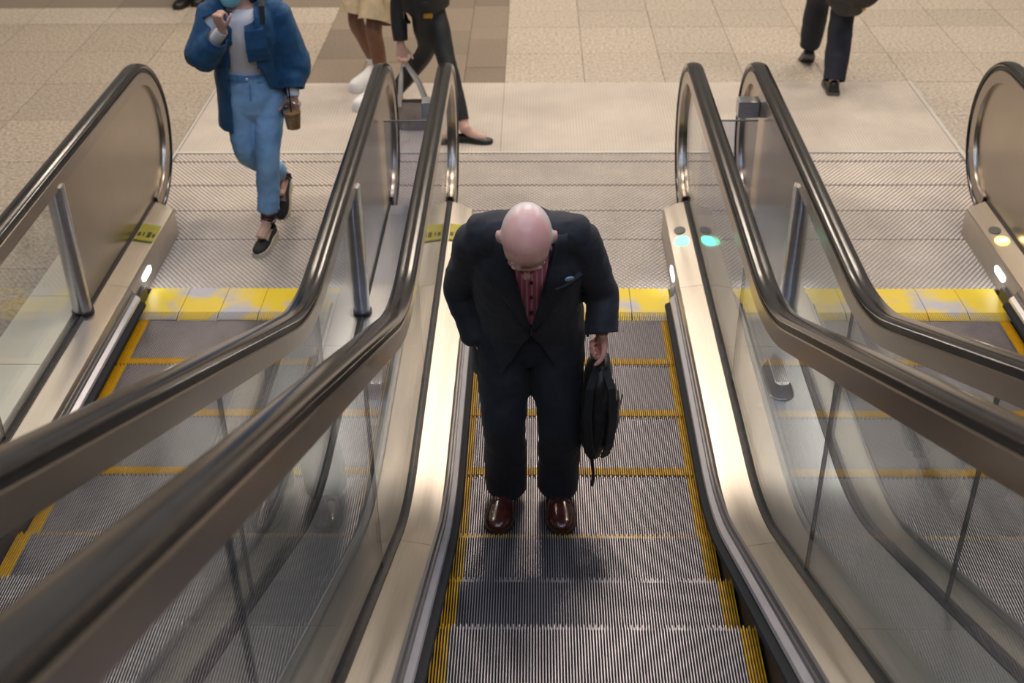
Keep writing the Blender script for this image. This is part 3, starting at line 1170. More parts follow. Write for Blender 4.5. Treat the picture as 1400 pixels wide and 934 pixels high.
# cropped grey stubble round the back and sides of the skull: a colour of the scalp itself
def scalp(m, centre, crown, face):
    nt = m.node_tree
    b = nt.nodes['Principled BSDF']
    src = b.inputs['Base Color'].links[0].from_socket
    tc = nt.nodes.new('ShaderNodeTexCoord')

    def vm(op, a, v):
        q = nt.nodes.new('ShaderNodeVectorMath')
        q.operation = op
        nt.links.new(a, q.inputs[0])
        if v is not None:
            q.inputs[1].default_value = v
        return q

    def ramp(a, lo, hi):
        q = nt.nodes.new('ShaderNodeMapRange')
        q.interpolation_type = 'SMOOTHSTEP'
        q.inputs['From Min'].default_value, q.inputs['From Max'].default_value = lo, hi
        q.inputs['To Min'].default_value, q.inputs['To Max'].default_value = 1, 0
        nt.links.new(a, q.inputs['Value'])
        return q.outputs[0]
    d = vm('SUBTRACT', tc.outputs['Object'], centre).outputs[0]
    n = vm('NORMALIZE', d, None).outputs[0]
    ln = vm('LENGTH', d, None).outputs['Value']
    k1 = ramp(vm('DOT_PRODUCT', n, crown).outputs['Value'], 0.30, 0.72)
    k2 = ramp(vm('DOT_PRODUCT', n, face).outputs['Value'], 0.30, 0.60)
    k3 = ramp(ln, 0.125, 0.135)
    ab = nt.nodes.new('ShaderNodeMath')
    ab.operation = 'ABSOLUTE'
    nt.links.new(vm('DOT_PRODUCT', d, (1, 0, 0)).outputs['Value'], ab.inputs[0])
    k4 = ramp(ab.outputs[0], 0.083, 0.088)
    m0 = nt.nodes.new('ShaderNodeMath')
    m0.operation = 'MULTIPLY'
    nt.links.new(k3, m0.inputs[0])
    nt.links.new(k4, m0.inputs[1])
    k3 = m0.outputs[0]
    m1 = nt.nodes.new('ShaderNodeMath')
    m1.operation = 'MULTIPLY'
    nt.links.new(k1, m1.inputs[0])
    nt.links.new(k2, m1.inputs[1])
    m2 = nt.nodes.new('ShaderNodeMath')
    m2.operation = 'MULTIPLY'
    nt.links.new(m1.outputs[0], m2.inputs[0])
    nt.links.new(k3, m2.inputs[1])
    mx = nt.nodes.new('ShaderNodeMix')
    mx.data_type = 'RGBA'
    nt.links.new(m2.outputs[0], mx.inputs['Factor'])
    nt.links.new(src, mx.inputs['A'])
    mx.inputs['B'].default_value = (0.80, 0.66, 0.61, 1)
    nt.links.new(mx.outputs['Result'], b.inputs['Base Color'])


_f, _u = J['face'].normalized(), J['crown'].normalized()
scalp(SKINM, LH(0, -0.005, 0.02) - man.location, (_u * .96 + _f * .28).normalized(), _f)

# trousers
p = []
tube(p, [J['pelvis'] - Vector((0, 0, .10)), J['pelvis'], J['waist']], [(.165, .125), (.185, .14), (.165, .125)], (1, 0, 0))
for q, sg in (('L', 1), ('R', -1)):
    h, k, a = J['hip' + q], J['kn' + q], J['an' + q]
    tube(p, [h + Vector((sg * .012, 0, .02)), h.lerp(k, .45) + Vector((0, -.005, 0)), k, k.lerp(a, .5), a + Vector((0, -.01, .035)), a + Vector((0, -.028, -.035))],
         [(.108, .118), (.098, .105), (.083, .088), (.080, .084), (.082, .092), (.070, .088)], (1, 0, 0), 20)
zc = 0.052
tro = fuse('trousers', p, TROUS, man, voxel=0.0075, smooth=5, wr=0.015, wscale=6.5, wst=(1, 1, 1.15),
           cuts=[(Vector((0, 0, zc)), Vector((0, 0, 1)), None)], kill=lambda c: c.z < zc)
# shirt under the jacket
up_ = (J['neck'] - J['waist']).normalized()
p = []
tube(p, [J['pelvis'], J['waist'], J['chest'], J['neck'] - up_ * .045, J['neck'] + up_ * 0.005],
     [(.17, .125), (.165, .125), (.17, .128), (.115, .085), (.068, .066)], (1, 0, 0), 24)
shirt = fuse('shirt', p, SHIRT, man, voxel=0.008, smooth=4, wr=0.004, wscale=10)
# jacket
p = []
hem = J['pelvis'] + Vector((0, 0.012, -0.205))
tube(p, [hem - Vector((0, 0, .05)), hem, J['pelvis'] + Vector((0, .005, 0)), J['waist'] + Vector((0, -.012, 0)), J['chest'] + Vector((0, -.004, 0)), J['neck'] - up_ * .048, J['neck'] - up_ * 0.0],
     [(.215, .168), (.213, .165), (.205, .158), (.192, .155), (.192, .148), (.132, .100), (.080, .078)], (1, 0, 0), 28)
for q, sg in (('L', 1), ('R', -1)):
    tube(p, [J['neck'] - up_ * .055, J['neck'].lerp(J['sh' + q], .55) + Vector((0, .012, -.004)), J['sh' + q] + Vector((sg * .012, 0, .012))], [(.085, .075), (.082, .078), (.068, .070)], (0, 1, 0), 18)
    sh, el, wr_ = J['sh' + q] + Vector((sg * .012, 0, 0)), J['el' + q] + Vector((sg * .012, 0, 0)), J['wr' + q]
    tube(p, [sh, sh.lerp(el, .5), el, el.lerp(wr_, .5), wr_.lerp(el, .03)], [.070, .066, .061, .059, .058], (1, 0, 0), 18)
tube(p, [pix(722, 345, -1.32), pix(722, 316, -1.40), pix(722, 300, -1.465)], [(.15, .07), (.155, .07), (.085, .05)], (1, 0, 0), 24)
cwL = (J['wrL'] - J['elL']).normalized()
cutL = J['wrL'].lerp(J['elL'], .02)
xb = -0.198
BUT = pix(727, 452, -1.50)        # top button
VT = J['neck'] + Vector((0, 0, 0.0))
zb = BUT.z


def vplane(sg):
    a = Vector((xb, -1.5, zb + 0.002))
    b = Vector((xb + sg * 0.078, -1.5, 1.30))
    d = (b - a).normalized()
    return a, Vector((d.z, 0, -d.x)) * sg


def qplane(sg):
    a = Vector((xb, -1.5, zb - 0.03))
    b = Vector((xb + sg * 0.085, -1.5, zb - 0.19))
    d = (b - a).normalized()
    return a, Vector((-d.z, 0, d.x)) * sg


def kill_j(c):
    if c.z < hem.z + 0.012 * math.sin(c.x * 9) and abs(c.x - xb) < 0.235:
        return True
    if (c - cutL).dot(cwL) > 0 and c.x > 0.0 and c.y < -1.1 and c.z < cutL.z + .08:
        return True
    front = c.y < J['waist'].y - 0.05 - 0.30 * max(0, c.z - J['waist'].z)
    if front:
        ins = all((c - vplane(sg)[0]).dot(vplane(sg)[1]) < 0 for sg in (-1, 1)) and zb < c.z < J['neck'].z - 0.004 and abs(c.x - xb) < 0.072
        if ins:
            return True
        if c.z < zb - 0.03 and all((c - qplane(sg)[0]).dot(qplane(sg)[1]) < 0 for sg in (-1, 1)):
            return True
    return False


cuts = [(*vplane(1), None), (*vplane(-1), None), (*qplane(1), None), (*qplane(-1), None),
        (cutL, cwL, None), (hem, Vector((0, 0, 1)), None)]
jac = fuse('jacket', p, SUIT, man, voxel=0.0078, smooth=5, wr=0.013, wscale=7.5, wst=(1, 1, 1.4), cuts=cuts, kill=kill_j, thick=0.006)


def on_front(ob, x, z, lift=0.004):
    q, n = surf_y(ob, x, z, -2.6)
    if q is None:
        return None
    return q + n * lift


# lapels
LAP = mat('lapel_navy', (0.015, 0.017, 0.026), 0.7, var=0.2, vscale=60, bump=0.1, bscale=400)
for sg in (-1, 1):
    V, F = [], []
    N = 14
    zt = J['neck'].z - 0.005
    for i in range(N):
        t = i / (N - 1)
        z = zb + 0.004 + (zt - zb) * t
        xi = xb + sg * (0.003 + 0.075 * (z - zb) / (1.30 - zb))
        w = 0.012 + 0.075 * min(1, t / .62) if t < .66 else 0.066 - 0.03 * (t - .66) / .34
        if .60 < t < .68:
            w = 0.09
        row = []
        for k in range(5):
            x = xi + sg * w * k / 4
            q = on_front(jac, x, z, 0.005)
            if q is None:
                q = on_front(shirt, x, z, 0.02)
            row.append(q)
        good = [q for q in row if q is not None]
        if len(good) < 5:
            N = i
            break
        V += row
    for i in range(N - 1):
        for k in range(4):
            F.append((i * 5 + k, i * 5 + k + 1, i * 5 + k + 6, i * 5 + k + 5))
    lp = mk('lapel', [v - man.location for v in V], F, LAP, man, True)
    sd = lp.modifiers.new('thickness', 'SOLIDIFY')
    sd.thickness = 0.006
    sd.offset = 0
# collar of the jacket behind the neck
p = []
# pocket square, chest pocket, flap pockets, buttons
PSQ = mat('pocket_blue', (0.12, 0.42, 0.72), 0.6, col2=(0.75, 0.85, 0.95), vscale=90)
pc = pix(776, 386, -1.55)
q0 = on_front(jac, pc.x, pc.z, 0.003)
if q0 is not None:
    a = on_front(jac, pc.x - 0.045, pc.z - 0.018, 0.003)
    b = on_front(jac, pc.x + 0.045, pc.z + 0.006, 0.003)
    ribbon('chest_pocket', [a, q0 - Vector((0, 0, .006)), b], (0, -.75, .65), .020, .004, LAP, man)
    p = []
    ellipsoid(p, q0 + Vector((0, -.006, .008)), (Vector((.021, 0, .007)), Vector((0, .006, 0)), Vector((-.002, -.006, .012))), 10, 8)
    mk('pocket_square', [v - man.location for v in p[0][0]], p[0][1], PSQ, man)
for u, v in ((782, 442),):
    c = pix(u, v, -1.48)
    sg = -1 if u < 720 else 1
    pts = [on_front(jac, c.x + sg * dx, c.z + dz, 0.003) for dx, dz in ((-.06, -.012), (0, 0.0), (.05, .018))]
    if all(q is not None for q in pts):
        ribbon('pocket_flap', pts, (0, -.8, .6), .034, .002, SUIT, man)
BTN = mat('button_dark', (0.03, 0.012, 0.015), 0.3)
for nm, ob, z, r in (('jacket_button', jac, zb - 0.012, .011), ('shirt_button', shirt, zb + .07, .0065), ('shirt_button', shirt, zb + .15, .0065), ('shirt_button', shirt, zb + .225, .0065)):
    q = on_front(ob, xb + (0.006 if nm[0] == 'j' else 0), z, 0.004)
    if q is not None:
        p = []
        ellipsoid(p, q, (Vector((r, 0, 0)), Vector((0, .004, .003)), Vector((0, 0, r))), 12, 8)
        mk(nm, [v - man.location for v in p[0][0]], p[0][1], BTN, man, True)
# dark inner collar points
COLM = mat('shirt_collar_dark', (0.012, 0.012, 0.014), 0.6)
for sg in (-1, 1):
    z0 = J['neck'].z - .012
    pts = []
    for x, z in ((0.006, z0 - .085), (.03, z0 - .055), (.052, z0 - .025)):
        q = on_front(shirt, xb + sg * x, z, .006)
        pts.append(q)
    if all(q is not None for q in pts):
        ribbon('shirt_collar', pts, (0, -.8, .6), [.012, .034, .04], .004, COLM, man)
# belt
# shoes
for q, dx in (('R', -0.17), ('L', 0.06)):
    a = J['an' + q]
    d = J['ft' + q]
    hz = Vector((a.x - d.x * .05, a.y + .055, 0.001))
    sh = shoe('shoe', man, hz, d, 0.30, 0.112, 0.078, LEATH, SOLEM)
    toe = hz + d.normalized() * .15
    V = []
    ribbon('vamp_seam', [hz + d.normalized() * .17 + Vector((sx_ * .036, 0, .066 - abs(sx_) * .012)) for sx_ in (-1, -.5, 0, .5, 1)], (0, -.4, .9), .014, .004, LEATH, man)

# ------------------------------------------------------------------ black bag in his hand
BAG = mat('bag_nylon', (0.006, 0.006, 0.008), 0.5, bump=0.3, bscale=60, var=0.3, vscale=20, sheen=0.05)
HG = J['wrL'] + J['handL'][0].normalized() * 0.10
bag = empty('backpack', (HG.x + 0.0, HG.y, HG.z - 0.5), 'black nylon backpack hanging from the bald man\'s hand', 'bag')
c = HG + Vector((0.0, 0.045, 0))
p = []
tube(p, [c + Vector((.004, 0, -.07)), c + Vector((-.008, 0, -.14)), c + Vector((-.016, .01, -.26)), c + Vector((-.02, .01, -.38)), c + Vector((-.022, .01, -.46))],
     [(.030, .06), (.048, .11), (.055, .14), (.052, .135), (.038, .11)], (1, 0, 0), 20)
tube(p, [c + Vector((.052, -.02, -.20)), c + Vector((.046, -.02, -.32)), c + Vector((.036, -.02, -.42))], [(.02, .07), (.026, .09), (.018, .075)], (1, 0, 0), 16)
fuse('bag_body', p, BAG, bag, voxel=0.007, smooth=3, wr=0.014, wscale=11)
ribbon('handle', [c + Vector((.0, .0, -.085)) + Vector((0, -.055 * math.cos(t), .088 * math.sin(t))) for t in [math.pi * k / 10 for k in range(11)]], [(0, -math.cos(math.pi * k / 10), math.sin(math.pi * k / 10)) for k in range(11)], .022, .006, BAG, bag)
for sg, dx in ((1, .03), (-1, -.035)):
    pts = [c + Vector((dx * .3, -.05, -.07)), c + Vector((dx * 1.1, -.10, -.13)), c + Vector((dx * 1.35, -.125, -.24)), c + Vector((dx * 1.1, -.125, -.36)), c + Vector((dx * .6, -.10, -.44))]
    ribbon('shoulder_strap', pts, (dx * 20, -1, .2), .032, .009, BAG, bag)
ribbon('strap_end', [c + Vector((-.028, -.10, -.45)), c + Vector((-.020, -.105, -.52)), c + Vector((-.022, -.10, -.585))], (0, -1, 0), .012, .003, BAG, bag)
ribbon('zipper', [c + Vector((.075, -.10 + .04 * k, -.16 - .05 * k)) for k in range(4)], (1, 0, .2), .006, .004, mat('zip_dark', (.05, .05, .055), .3, .7), bag)

# ------------------------------------------------------------------ woman in a blue jacket with an iced coffee
DENIM = mat('jacket_denim_blue', (0.010, 0.072, 0.175), 0.75, var=0.22, vscale=28, bump=0.2, bscale=250, sheen=0.1)
JEANS = mat('jeans_light_blue', (0.30, 0.50, 0.76), 0.8, col2=(0.19, 0.37, 0.62), vscale=7, bump=0.2, bscale=260)
WHITE = mat('top_white', (0.74, 0.72, 0.76), 0.75, var=0.04, vscale=8)
SKINW = mat('skin_light', (0.56, 0.33, 0.25), 0.45, var=0.08, vscale=12)
HAIRD = mat('hair_dark_brown', (0.018, 0.011, 0.008), 0.4, var=0.4, vscale=60, bump=0.4, bscale=160)
BLACKC = mat('cloth_black', (0.008, 0.008, 0.009), 0.7, var=0.2, vscale=40)
ROPE = mat('espadrille_rope', (0.66, 0.57, 0.44), 0.8, bump=0.5, bscale=150)

wo = empty('person', (-1.66, 0.98, 0.004), 'woman in a blue jacket, light jeans and a face mask, holding an iced coffee', 'person')
Jw = dict(pelvis=pix(346, 122, 1.02), waist=pix(337, 88, 1.00), chest=pix(335, 38, 0.96), neck=pix(330, 4, 0.96),
          shL=pix(379, 14, 0.99), shR=pix(289, 14, 0.93),
          elL=pix(399, 86, 1.03), elR=pix(282, 74, 0.86),
          wrL=pix(401, 132, 0.95), wrR=pix(304, 41, 0.77),
          hipL=pix(369, 130, 1.03), hipR=pix(329, 130, 1.00),
          knL=pix(366, 212, 0.92), knR=pix(336, 205, 0.98),
          anL=pix(367, 300, 0.93), anR=pix(389, 242, 1.36),
          ftL=Vector((-0.22, -1, 0)), ftR=Vector((-0.10, -1, 0)),
          head=pix(314, -26, 0.90), face=Vector((-0.16, -0.86, -0.45)), crown=Vector((0, -0.40, 0.85)),
          handL=(Vector((-0.05, -0.15, -1)), Vector((-0.35, -0.95, 0)), Vector((-1, 0, 0)), 0.62, 0.35, 0.05),
          handR=(Vector((-.18, -.25, 1)), Vector((0.5, .75, 0)), Vector((1, -.3, 0)), 1.25, 0.5, 0.0))
p, LW = simple_figure(wo, Jw, 0.90, SKINW)
fuse('body', p, SKINW, wo, voxel=0.0058, smooth=4)
eyes(wo, LW, 0.9)
lips(wo, LW, 0.9)
# face mask
_f, _u = Jw['face'].normalized(), (Jw['crown'] - Jw['face'].normalized() * Jw['crown'].dot(Jw['face'].normalized())).normalized()
_r = _f.cross(_u)
MASK = mat('mask_blue', (0.22, 0.62, 0.80), 0.7, var=0.08, vscale=30)
V, F = [], []
for j in range(9):
    zz = -0.012 - 0.105 * j / 8
    for k in range(13):
        a = math.radians(-78 + 156 * k / 12)
        bul = 0.012 * math.sin(math.pi * j / 8) + (0.016 if 0 < j < 6 else 0) * max(0, math.cos(a)) ** 4
        rx = 0.071 - 0.016 * (j / 8) ** 2
        ry = 0.100 - 0.016 * (j / 8) ** 2 + bul
        pleat = 0.0022 * (1 if j % 3 == 1 else -0.4)
        V.append(LW(rx * math.sin(a), ry * math.cos(a) + pleat, zz) - wo.location)
for j in range(8):
    for k in range(12):
        F.append((j * 13 + k, j * 13 + k + 1, j * 13 + k + 14, j * 13 + k + 13))
o = mk('face_mask', V, F, MASK, wo, True)
o.modifiers.new('thickness', 'SOLIDIFY').thickness = 0.002
for sg in (-1, 1):
    for zz in (-.02, -.105):
        pts = [LW(sg * .066, .024, zz), LW(sg * .078, .0, (zz - .0) * .6), LW(sg * .084, -.022, 0.0 + (.02 if zz > -.05 else -.02))]
        ribbon('ear_loop', pts, _r * sg, .003, .002, WHITE, o.parent)
# hair
p = []
ellipsoid(p, LW(0, -.016, .040), (_r * .077, _f * .094, _u * .088), 24, 16)
for sg in (-1, 1):
    tube(p, [LW(sg * .052, .022, .088), LW(sg * .078, -.004, .02), LW(sg * .080, -.02, -.08), LW(sg * .075, -.02, -.19)], [(.026, .036), (.024, .045), (.028, .05), (.012, .025)], _f)
tube(p, [LW(0, -.07, .06), LW(0, -.088, -.05), LW(0, -.085, -.20)], [(.06, .03), (.075, .035), (.05, .02)], _r)
fuse('hair', p, HAIRD, wo, voxel=0.006, smooth=2, wr=0.006, wscale=22, wst=(1.6, 1.6, .4),
     kill=lambda c: (c - LW(0, 0, 0)).dot(_f) > .062 and (c - LW(0, 0, 0)).dot(_u) < .075)
# white top
upw = (Jw['neck'] - Jw['waist']).normalized()
sidew = (Jw['shL'] - Jw['shR']).normalized()
p = []
tube(p, [Jw['pelvis'] + Vector((0, 0, .01)), Jw['waist'], Jw['chest'] - upw * .03, Jw['chest'] + upw * .05, Jw['neck'] - upw * .03, Jw['neck'] - upw * .012],
     [(.145, .108), (.126, .096), (.148, .118), (.142, .105), (.10, .07), (.07, .062)], sidew, 24)
for q in 'LR':
    tube(p, [Jw['neck'] - upw * .055, Jw['sh' + q]], [.05, .05], (0, 0, 1))
    limb(p, Jw['sh' + q], Jw['el' + q], Jw['wr' + q] + (Jw['el' + q] - Jw['wr' + q]).normalized() * .005, .048, .038, .030, .036)
top = fuse('white_top', p, WHITE, wo, voxel=0.0075, smooth=4, wr=0.006, wscale=10,
           cuts=[(Jw['wr' + q], (Jw['wr' + q] - Jw['el' + q]).normalized(), None) for q in 'LR'],
           kill=lambda c: any((c - Jw['wr' + q]).length < .07 and (c - Jw['wr' + q]).dot(Jw['wr' + q] - Jw['el' + q]) > 0 for q in 'LR'))
# jeans
p = []
tube(p, [Jw['pelvis'] - Vector((0, 0, .10)), Jw['pelvis'] - Vector((0, 0, .02)), Jw['waist'] - upw * .015], [(.150, .115), (.163, .124), (.132, .102)], sidew, 24)
for q in 'LR':
    h, k, a = Jw['hip' + q], Jw['kn' + q], Jw['an' + q]
    tube(p, [h, h.lerp(k, .5), k, k.lerp(a, .45), a.lerp(k, .13)], [(.086, .100), (.076, .084), (.064, .068), (.062, .064), (.060, .060)], sidew, 20)
hA, hB = Jw['anL'].lerp(Jw['knL'], .16), Jw['anR'].lerp(Jw['knR'], .20)
dA, dB = (Jw['anL'] - Jw['knL']).normalized(), (Jw['anR'] - Jw['knR']).normalized()
wz = Jw['waist'] - upw * 0.012
jeans = fuse('jeans', p, JEANS, wo, voxel=0.0075, smooth=4, wr=0.011, wscale=9, wst=(1, 1, 1.2),
             cuts=[(hA, dA, None), (hB, dB, None), (wz, upw, None)],
             kill=lambda c: ((c - hA).dot(dA) > 0 and (c - hA).length < .15) or ((c - hB).dot(dB) > 0 and (c - hB).length < .15) or (c - wz).dot(upw) > 0, thick=0.004)
WB = mat('jeans_waistband', (0.12, 0.27, 0.52), 0.8, var=0.15, vscale=40)
pts, nr = [], []
for k in range(25):
    a = 2 * math.pi * k / 24
    fw2 = sidew.cross(upw)
    v = sidew * math.cos(a) * .134 + fw2 * math.sin(a) * .105
    pts.append(wz - upw * .018 + v)
    nr.append(v)
ribbon('waistband', pts, nr, .036, .005, WB, wo)
fwd_w = upw.cross(sidew)
if fwd_w.y > 0:
    fwd_w = -fwd_w
p = []
ellipsoid(p, wz - upw * .018 + fwd_w * .110, (Vector((.009, 0, 0)), Vector((0, .005, 0)), Vector((0, 0, .009))), 12, 8)
mk('jeans_button', [v - wo.location for v in p[0][0]], p[0][1], TRIMM, wo, True)
ribbon('fly_seam', [wz - upw * (.04 + .03 * k) + fwd_w * (.116 + .004 * k) + sidew * .012 for k in range(4)], fwd_w, .006, .003, WB, wo)
for sg in (-1, 1):
    ribbon('pocket_seam', [wz - upw * (.036 + .012 * k * k * .5) + fwd_w * (.108 - .012 * k) + sidew * sg * (.05 + .026 * k) for k in range(4)], (fwd_w + sidew * sg * .5), .006, .003, WB, wo)
# jacket: loose body open at the front, puffed sleeves
p = []
hemw = Jw['pelvis'] + Vector((0.0, 0.02, -0.16))
tube(p, [hemw - Vector((0, 0, .06)), hemw, Jw['pelvis'] + Vector((0, .015, .02)), Jw['chest'] - upw * .05 + Vector((0, .01, 0)), Jw['chest'] + upw * .05, Jw['neck'] - upw * .035, Jw['neck'] - upw * .01],
     [(.205, .158), (.205, .158), (.195, .150), (.180, .138), (.168, .125), (.115, .085), (.078, .07)], sidew, 28)
for q in 'LR':
    tube(p, [Jw['neck'] - upw * .06, Jw['sh' + q] + Vector((0, 0, .008))], [.062, .068], (0, 1, 0))
    e, w_, s_ = Jw['el' + q], Jw['wr' + q], Jw['sh' + q]
    cuff = e.lerp(w_, .70 if q == 'L' else .62)
    if q == 'L':
        tube(p, [s_, s_.lerp(e, .5), e + Vector((.012, 0, 0)), e.lerp(w_, .42), cuff, e.lerp(w_, .82)], [.072, .082, .088, .076, .064, .062], (1, 0, 0), 20)
    else:
        tube(p, [s_, s_.lerp(e, .5), e + Vector((-.02, 0, -.005)), e.lerp(w_, .40), cuff, e.lerp(w_, .74)], [.072, .080, .090, .070, .050, .048], (1, 0, 0), 20)
cL = Jw['elL'].lerp(Jw['wrL'], .76)
cR = Jw['elR'].lerp(Jw['wrR'], .68)
dL, dR = (Jw['wrL'] - Jw['elL']).normalized(), (Jw['wrR'] - Jw['elR']).normalized()
xo0, xo1 = 0.060, 0.045     # half widths of the front opening


def wside(c):
    return (c - Jw['chest']).dot(sidew)


def wfwd(c):
    return (c - Jw['chest'] - upw * (c - Jw['chest']).dot(upw)).dot(fwd_w)


def hem_cut(c):
    return hemw.z - 0.035 * (1 if wside(c) < 0 else -1.2)


def kill_w(c):
    if (c - cL).dot(dL) > 0 and (c - cL).length < .12:
        return True
    if (c - cR).dot(dR) > 0 and (c - cR).length < .12:
        return True
    h_ = (c - Jw['chest']).dot(upw)
    if c.z < hem_cut(c) and abs(wside(c)) < .26 and (c - cL).length > .10:
        return True
    if wfwd(c) > 0.0 and -0.085 < wside(c) < 0.052 and h_ < 0.22 and (c - Jw['elR']).length > .11 and (c - cR).length > .08:
        return True
    if wfwd(c) > 0.0 and h_ < -0.17 and -0.10 < wside(c) < 0.07 + 0.35 * (-.17 - h_):
        return True
    return False


jw = fuse('jacket', p, DENIM, wo, voxel=0.0075, smooth=4, wr=0.013, wscale=8, wst=(1, 1, .8),
          cuts=[(Jw['chest'] - sidew * .085, sidew, None), (Jw['chest'] + sidew * .052, sidew, None), (cL, dL, None), (cR, dR, None)], kill=kill_w, thick=0.006)
# broad square collar flap on her left side
a0 = Jw['neck'] + fwd_w * .075 + sidew * .045 - upw * .015
pts = [a0, a0 - upw * .07 + fwd_w * .058 + sidew * .012, a0 - upw * .16 + fwd_w * .076 + sidew * .020, a0 - upw * .235 + fwd_w * .062 + sidew * .030]
ribbon('collar_flap', pts, fwd_w + upw * .1, [.07, .098, .110, .116], .008, DENIM, wo)
a1 = Jw['neck'] + fwd_w * .06 - sidew * .07 - upw * .015
ribbon('collar_flap', [a1, a1 - upw * .07 + fwd_w * .05 - sidew * .012, a1 - upw * .15 + fwd_w * .062 - sidew * .02], fwd_w + upw * .1, [.05, .06, .06], .008, DENIM, wo)
# espadrilles with ankle ribbons
for q, pit_, lf in (('L', 0.0, 0.0), ('R', 0.72, 0.0)):
    a, d = Jw['an' + q], Jw['ft' + q].normalized()
    hz = Vector((a.x, a.y, 0.006)) - d * .045
    if q == 'R':
        hz = Vector((a.x, a.y, 0)) - d * .035 + Vector((0.0, 0.01, a.z - 0.055))
    sh = shoe('espadrille', wo, hz, d, .245, .088, .060, BLACKC, ROPE, sole_t=.022, heelrise=.03, pitch=pit_, open_top=(0, 5, 3))
    zz = a
    ax = (Jw['kn' + q] - a).normalized()
    for h0 in (.0, .022, .042):
        pts, nr = [], []
        for k in range(17):
            t = 2 * math.pi * k / 16
            v = Vector((math.cos(t), math.sin(t), 0)) * .040
            v = v - ax * v.dot(ax)
            pts.append(a + ax * (h0 + .010 * math.sin(t)) + v)
            nr.append(v)
        ribbon('ankle_ribbon', pts, nr, .012, .003, BLACKC, sh)
    ribbon('ribbon_bow', [a + ax * .05 + Vector((.036, -.01, 0)), a + ax * .06 + Vector((.06, -.02, .012)), a + ax * .03 + Vector((.055, -.02, -.01))], (0, -1, 0), .012, .003, BLACKC, sh)
# backpack behind her shoulder
bp = empty('backpack', (Jw['chest'].x + 0.08, Jw['chest'].y + .22, .9), 'black backpack on the back of the woman in the blue jacket', 'bag')
p = []
bc = Jw['chest'] + sidew * .06 - fwd_w * .235
tube(p, [bc + upw * .12, bc + upw * .02, bc - upw * .16, bc - upw * .25], [(.10, .05), (.135, .08), (.14, .085), (.12, .06)], sidew, 20)
fuse('bag_body', p, BAG, bp, voxel=.009, smooth=3, wr=.008, wscale=10)
tp = Jw['sh' + 'L'].lerp(Jw['neck'], .42)
ribbon('shoulder_strap', [bc + upw * .10 + sidew * .05, tp + upw * .07 - fwd_w * .06, tp + upw * .088, tp + upw * .045 + fwd_w * .09, tp - upw * .03 + fwd_w * .118], [-fwd_w + upw * .6, upw - fwd_w * .3, upw, upw * .7 + fwd_w, fwd_w], .026, .006, BAG, bp)
# iced coffee cup
hc = Jw['wrL'] + Vector((-.004, -.056, -.030))
cup = empty('coffee_cup', (hc.x, hc.y, hc.z - .12), 'clear plastic cup of iced coffee with a dark straw', 'cup')


def lathe(name, prof, m, parent, c, n=28):
    V, F = [], []
    for r, z in prof:
        for k in range(n):
            a = 2 * math.pi * k / n
            V.append((c.x + r * math.cos(a) - parent.location.x, c.y + r * math.sin(a) - parent.location.y, c.z + z - parent.location.z))
    for i in range(len(prof) - 1):
        for k in range(n):
            a, b = i * n + k, i * n + (k + 1) % n
            F.append((a, b, b + n, a + n))
    F += [tuple(range(n)), tuple(range((len(prof) - 1) * n, len(prof) * n))]
    o = mk(name, V, F, m, parent, True)
    smooth_angle(o, 40)
    return o


CUPG = glass_mat('cup_plastic', (0.93, 0.93, 0.92), 1.45, 0.05, 1.0)
COFFEE = mat('iced_coffee', (0.27, 0.14, 0.06), 0.3, col2=(0.44, 0.27, 0.14), vscale=28)
cb = Vector((hc.x, hc.y, hc.z - .125))
lathe('cup_wall', [(.036, 0), (.0365, .004), (.050, .126), (.052, .128), (.052, .132)], CUPG, cup, cb)
lathe('coffee', [(.0345, .003), (.0462, .092)], COFFEE, cup, cb)
lathe('lid', [(.053, .129), (.053, .138), (.048, .142), (.032, .160), (.012, .164)], CUPG, cup, cb)
st = cyl('straw', (cb.x - cup.location.x - .004, cb.y - cup.location.y, .03), .0042, .195, mat('straw_black', (.01, .01, .01), .4), cup, 10)

# ------------------------------------------------------------------ passers-by further back
def seg_d(c, a, b):
    ab = b - a
    t = max(-.3, min(1.2, (c - a).dot(ab) / ab.length_squared))
    return (c - a - ab * t).length


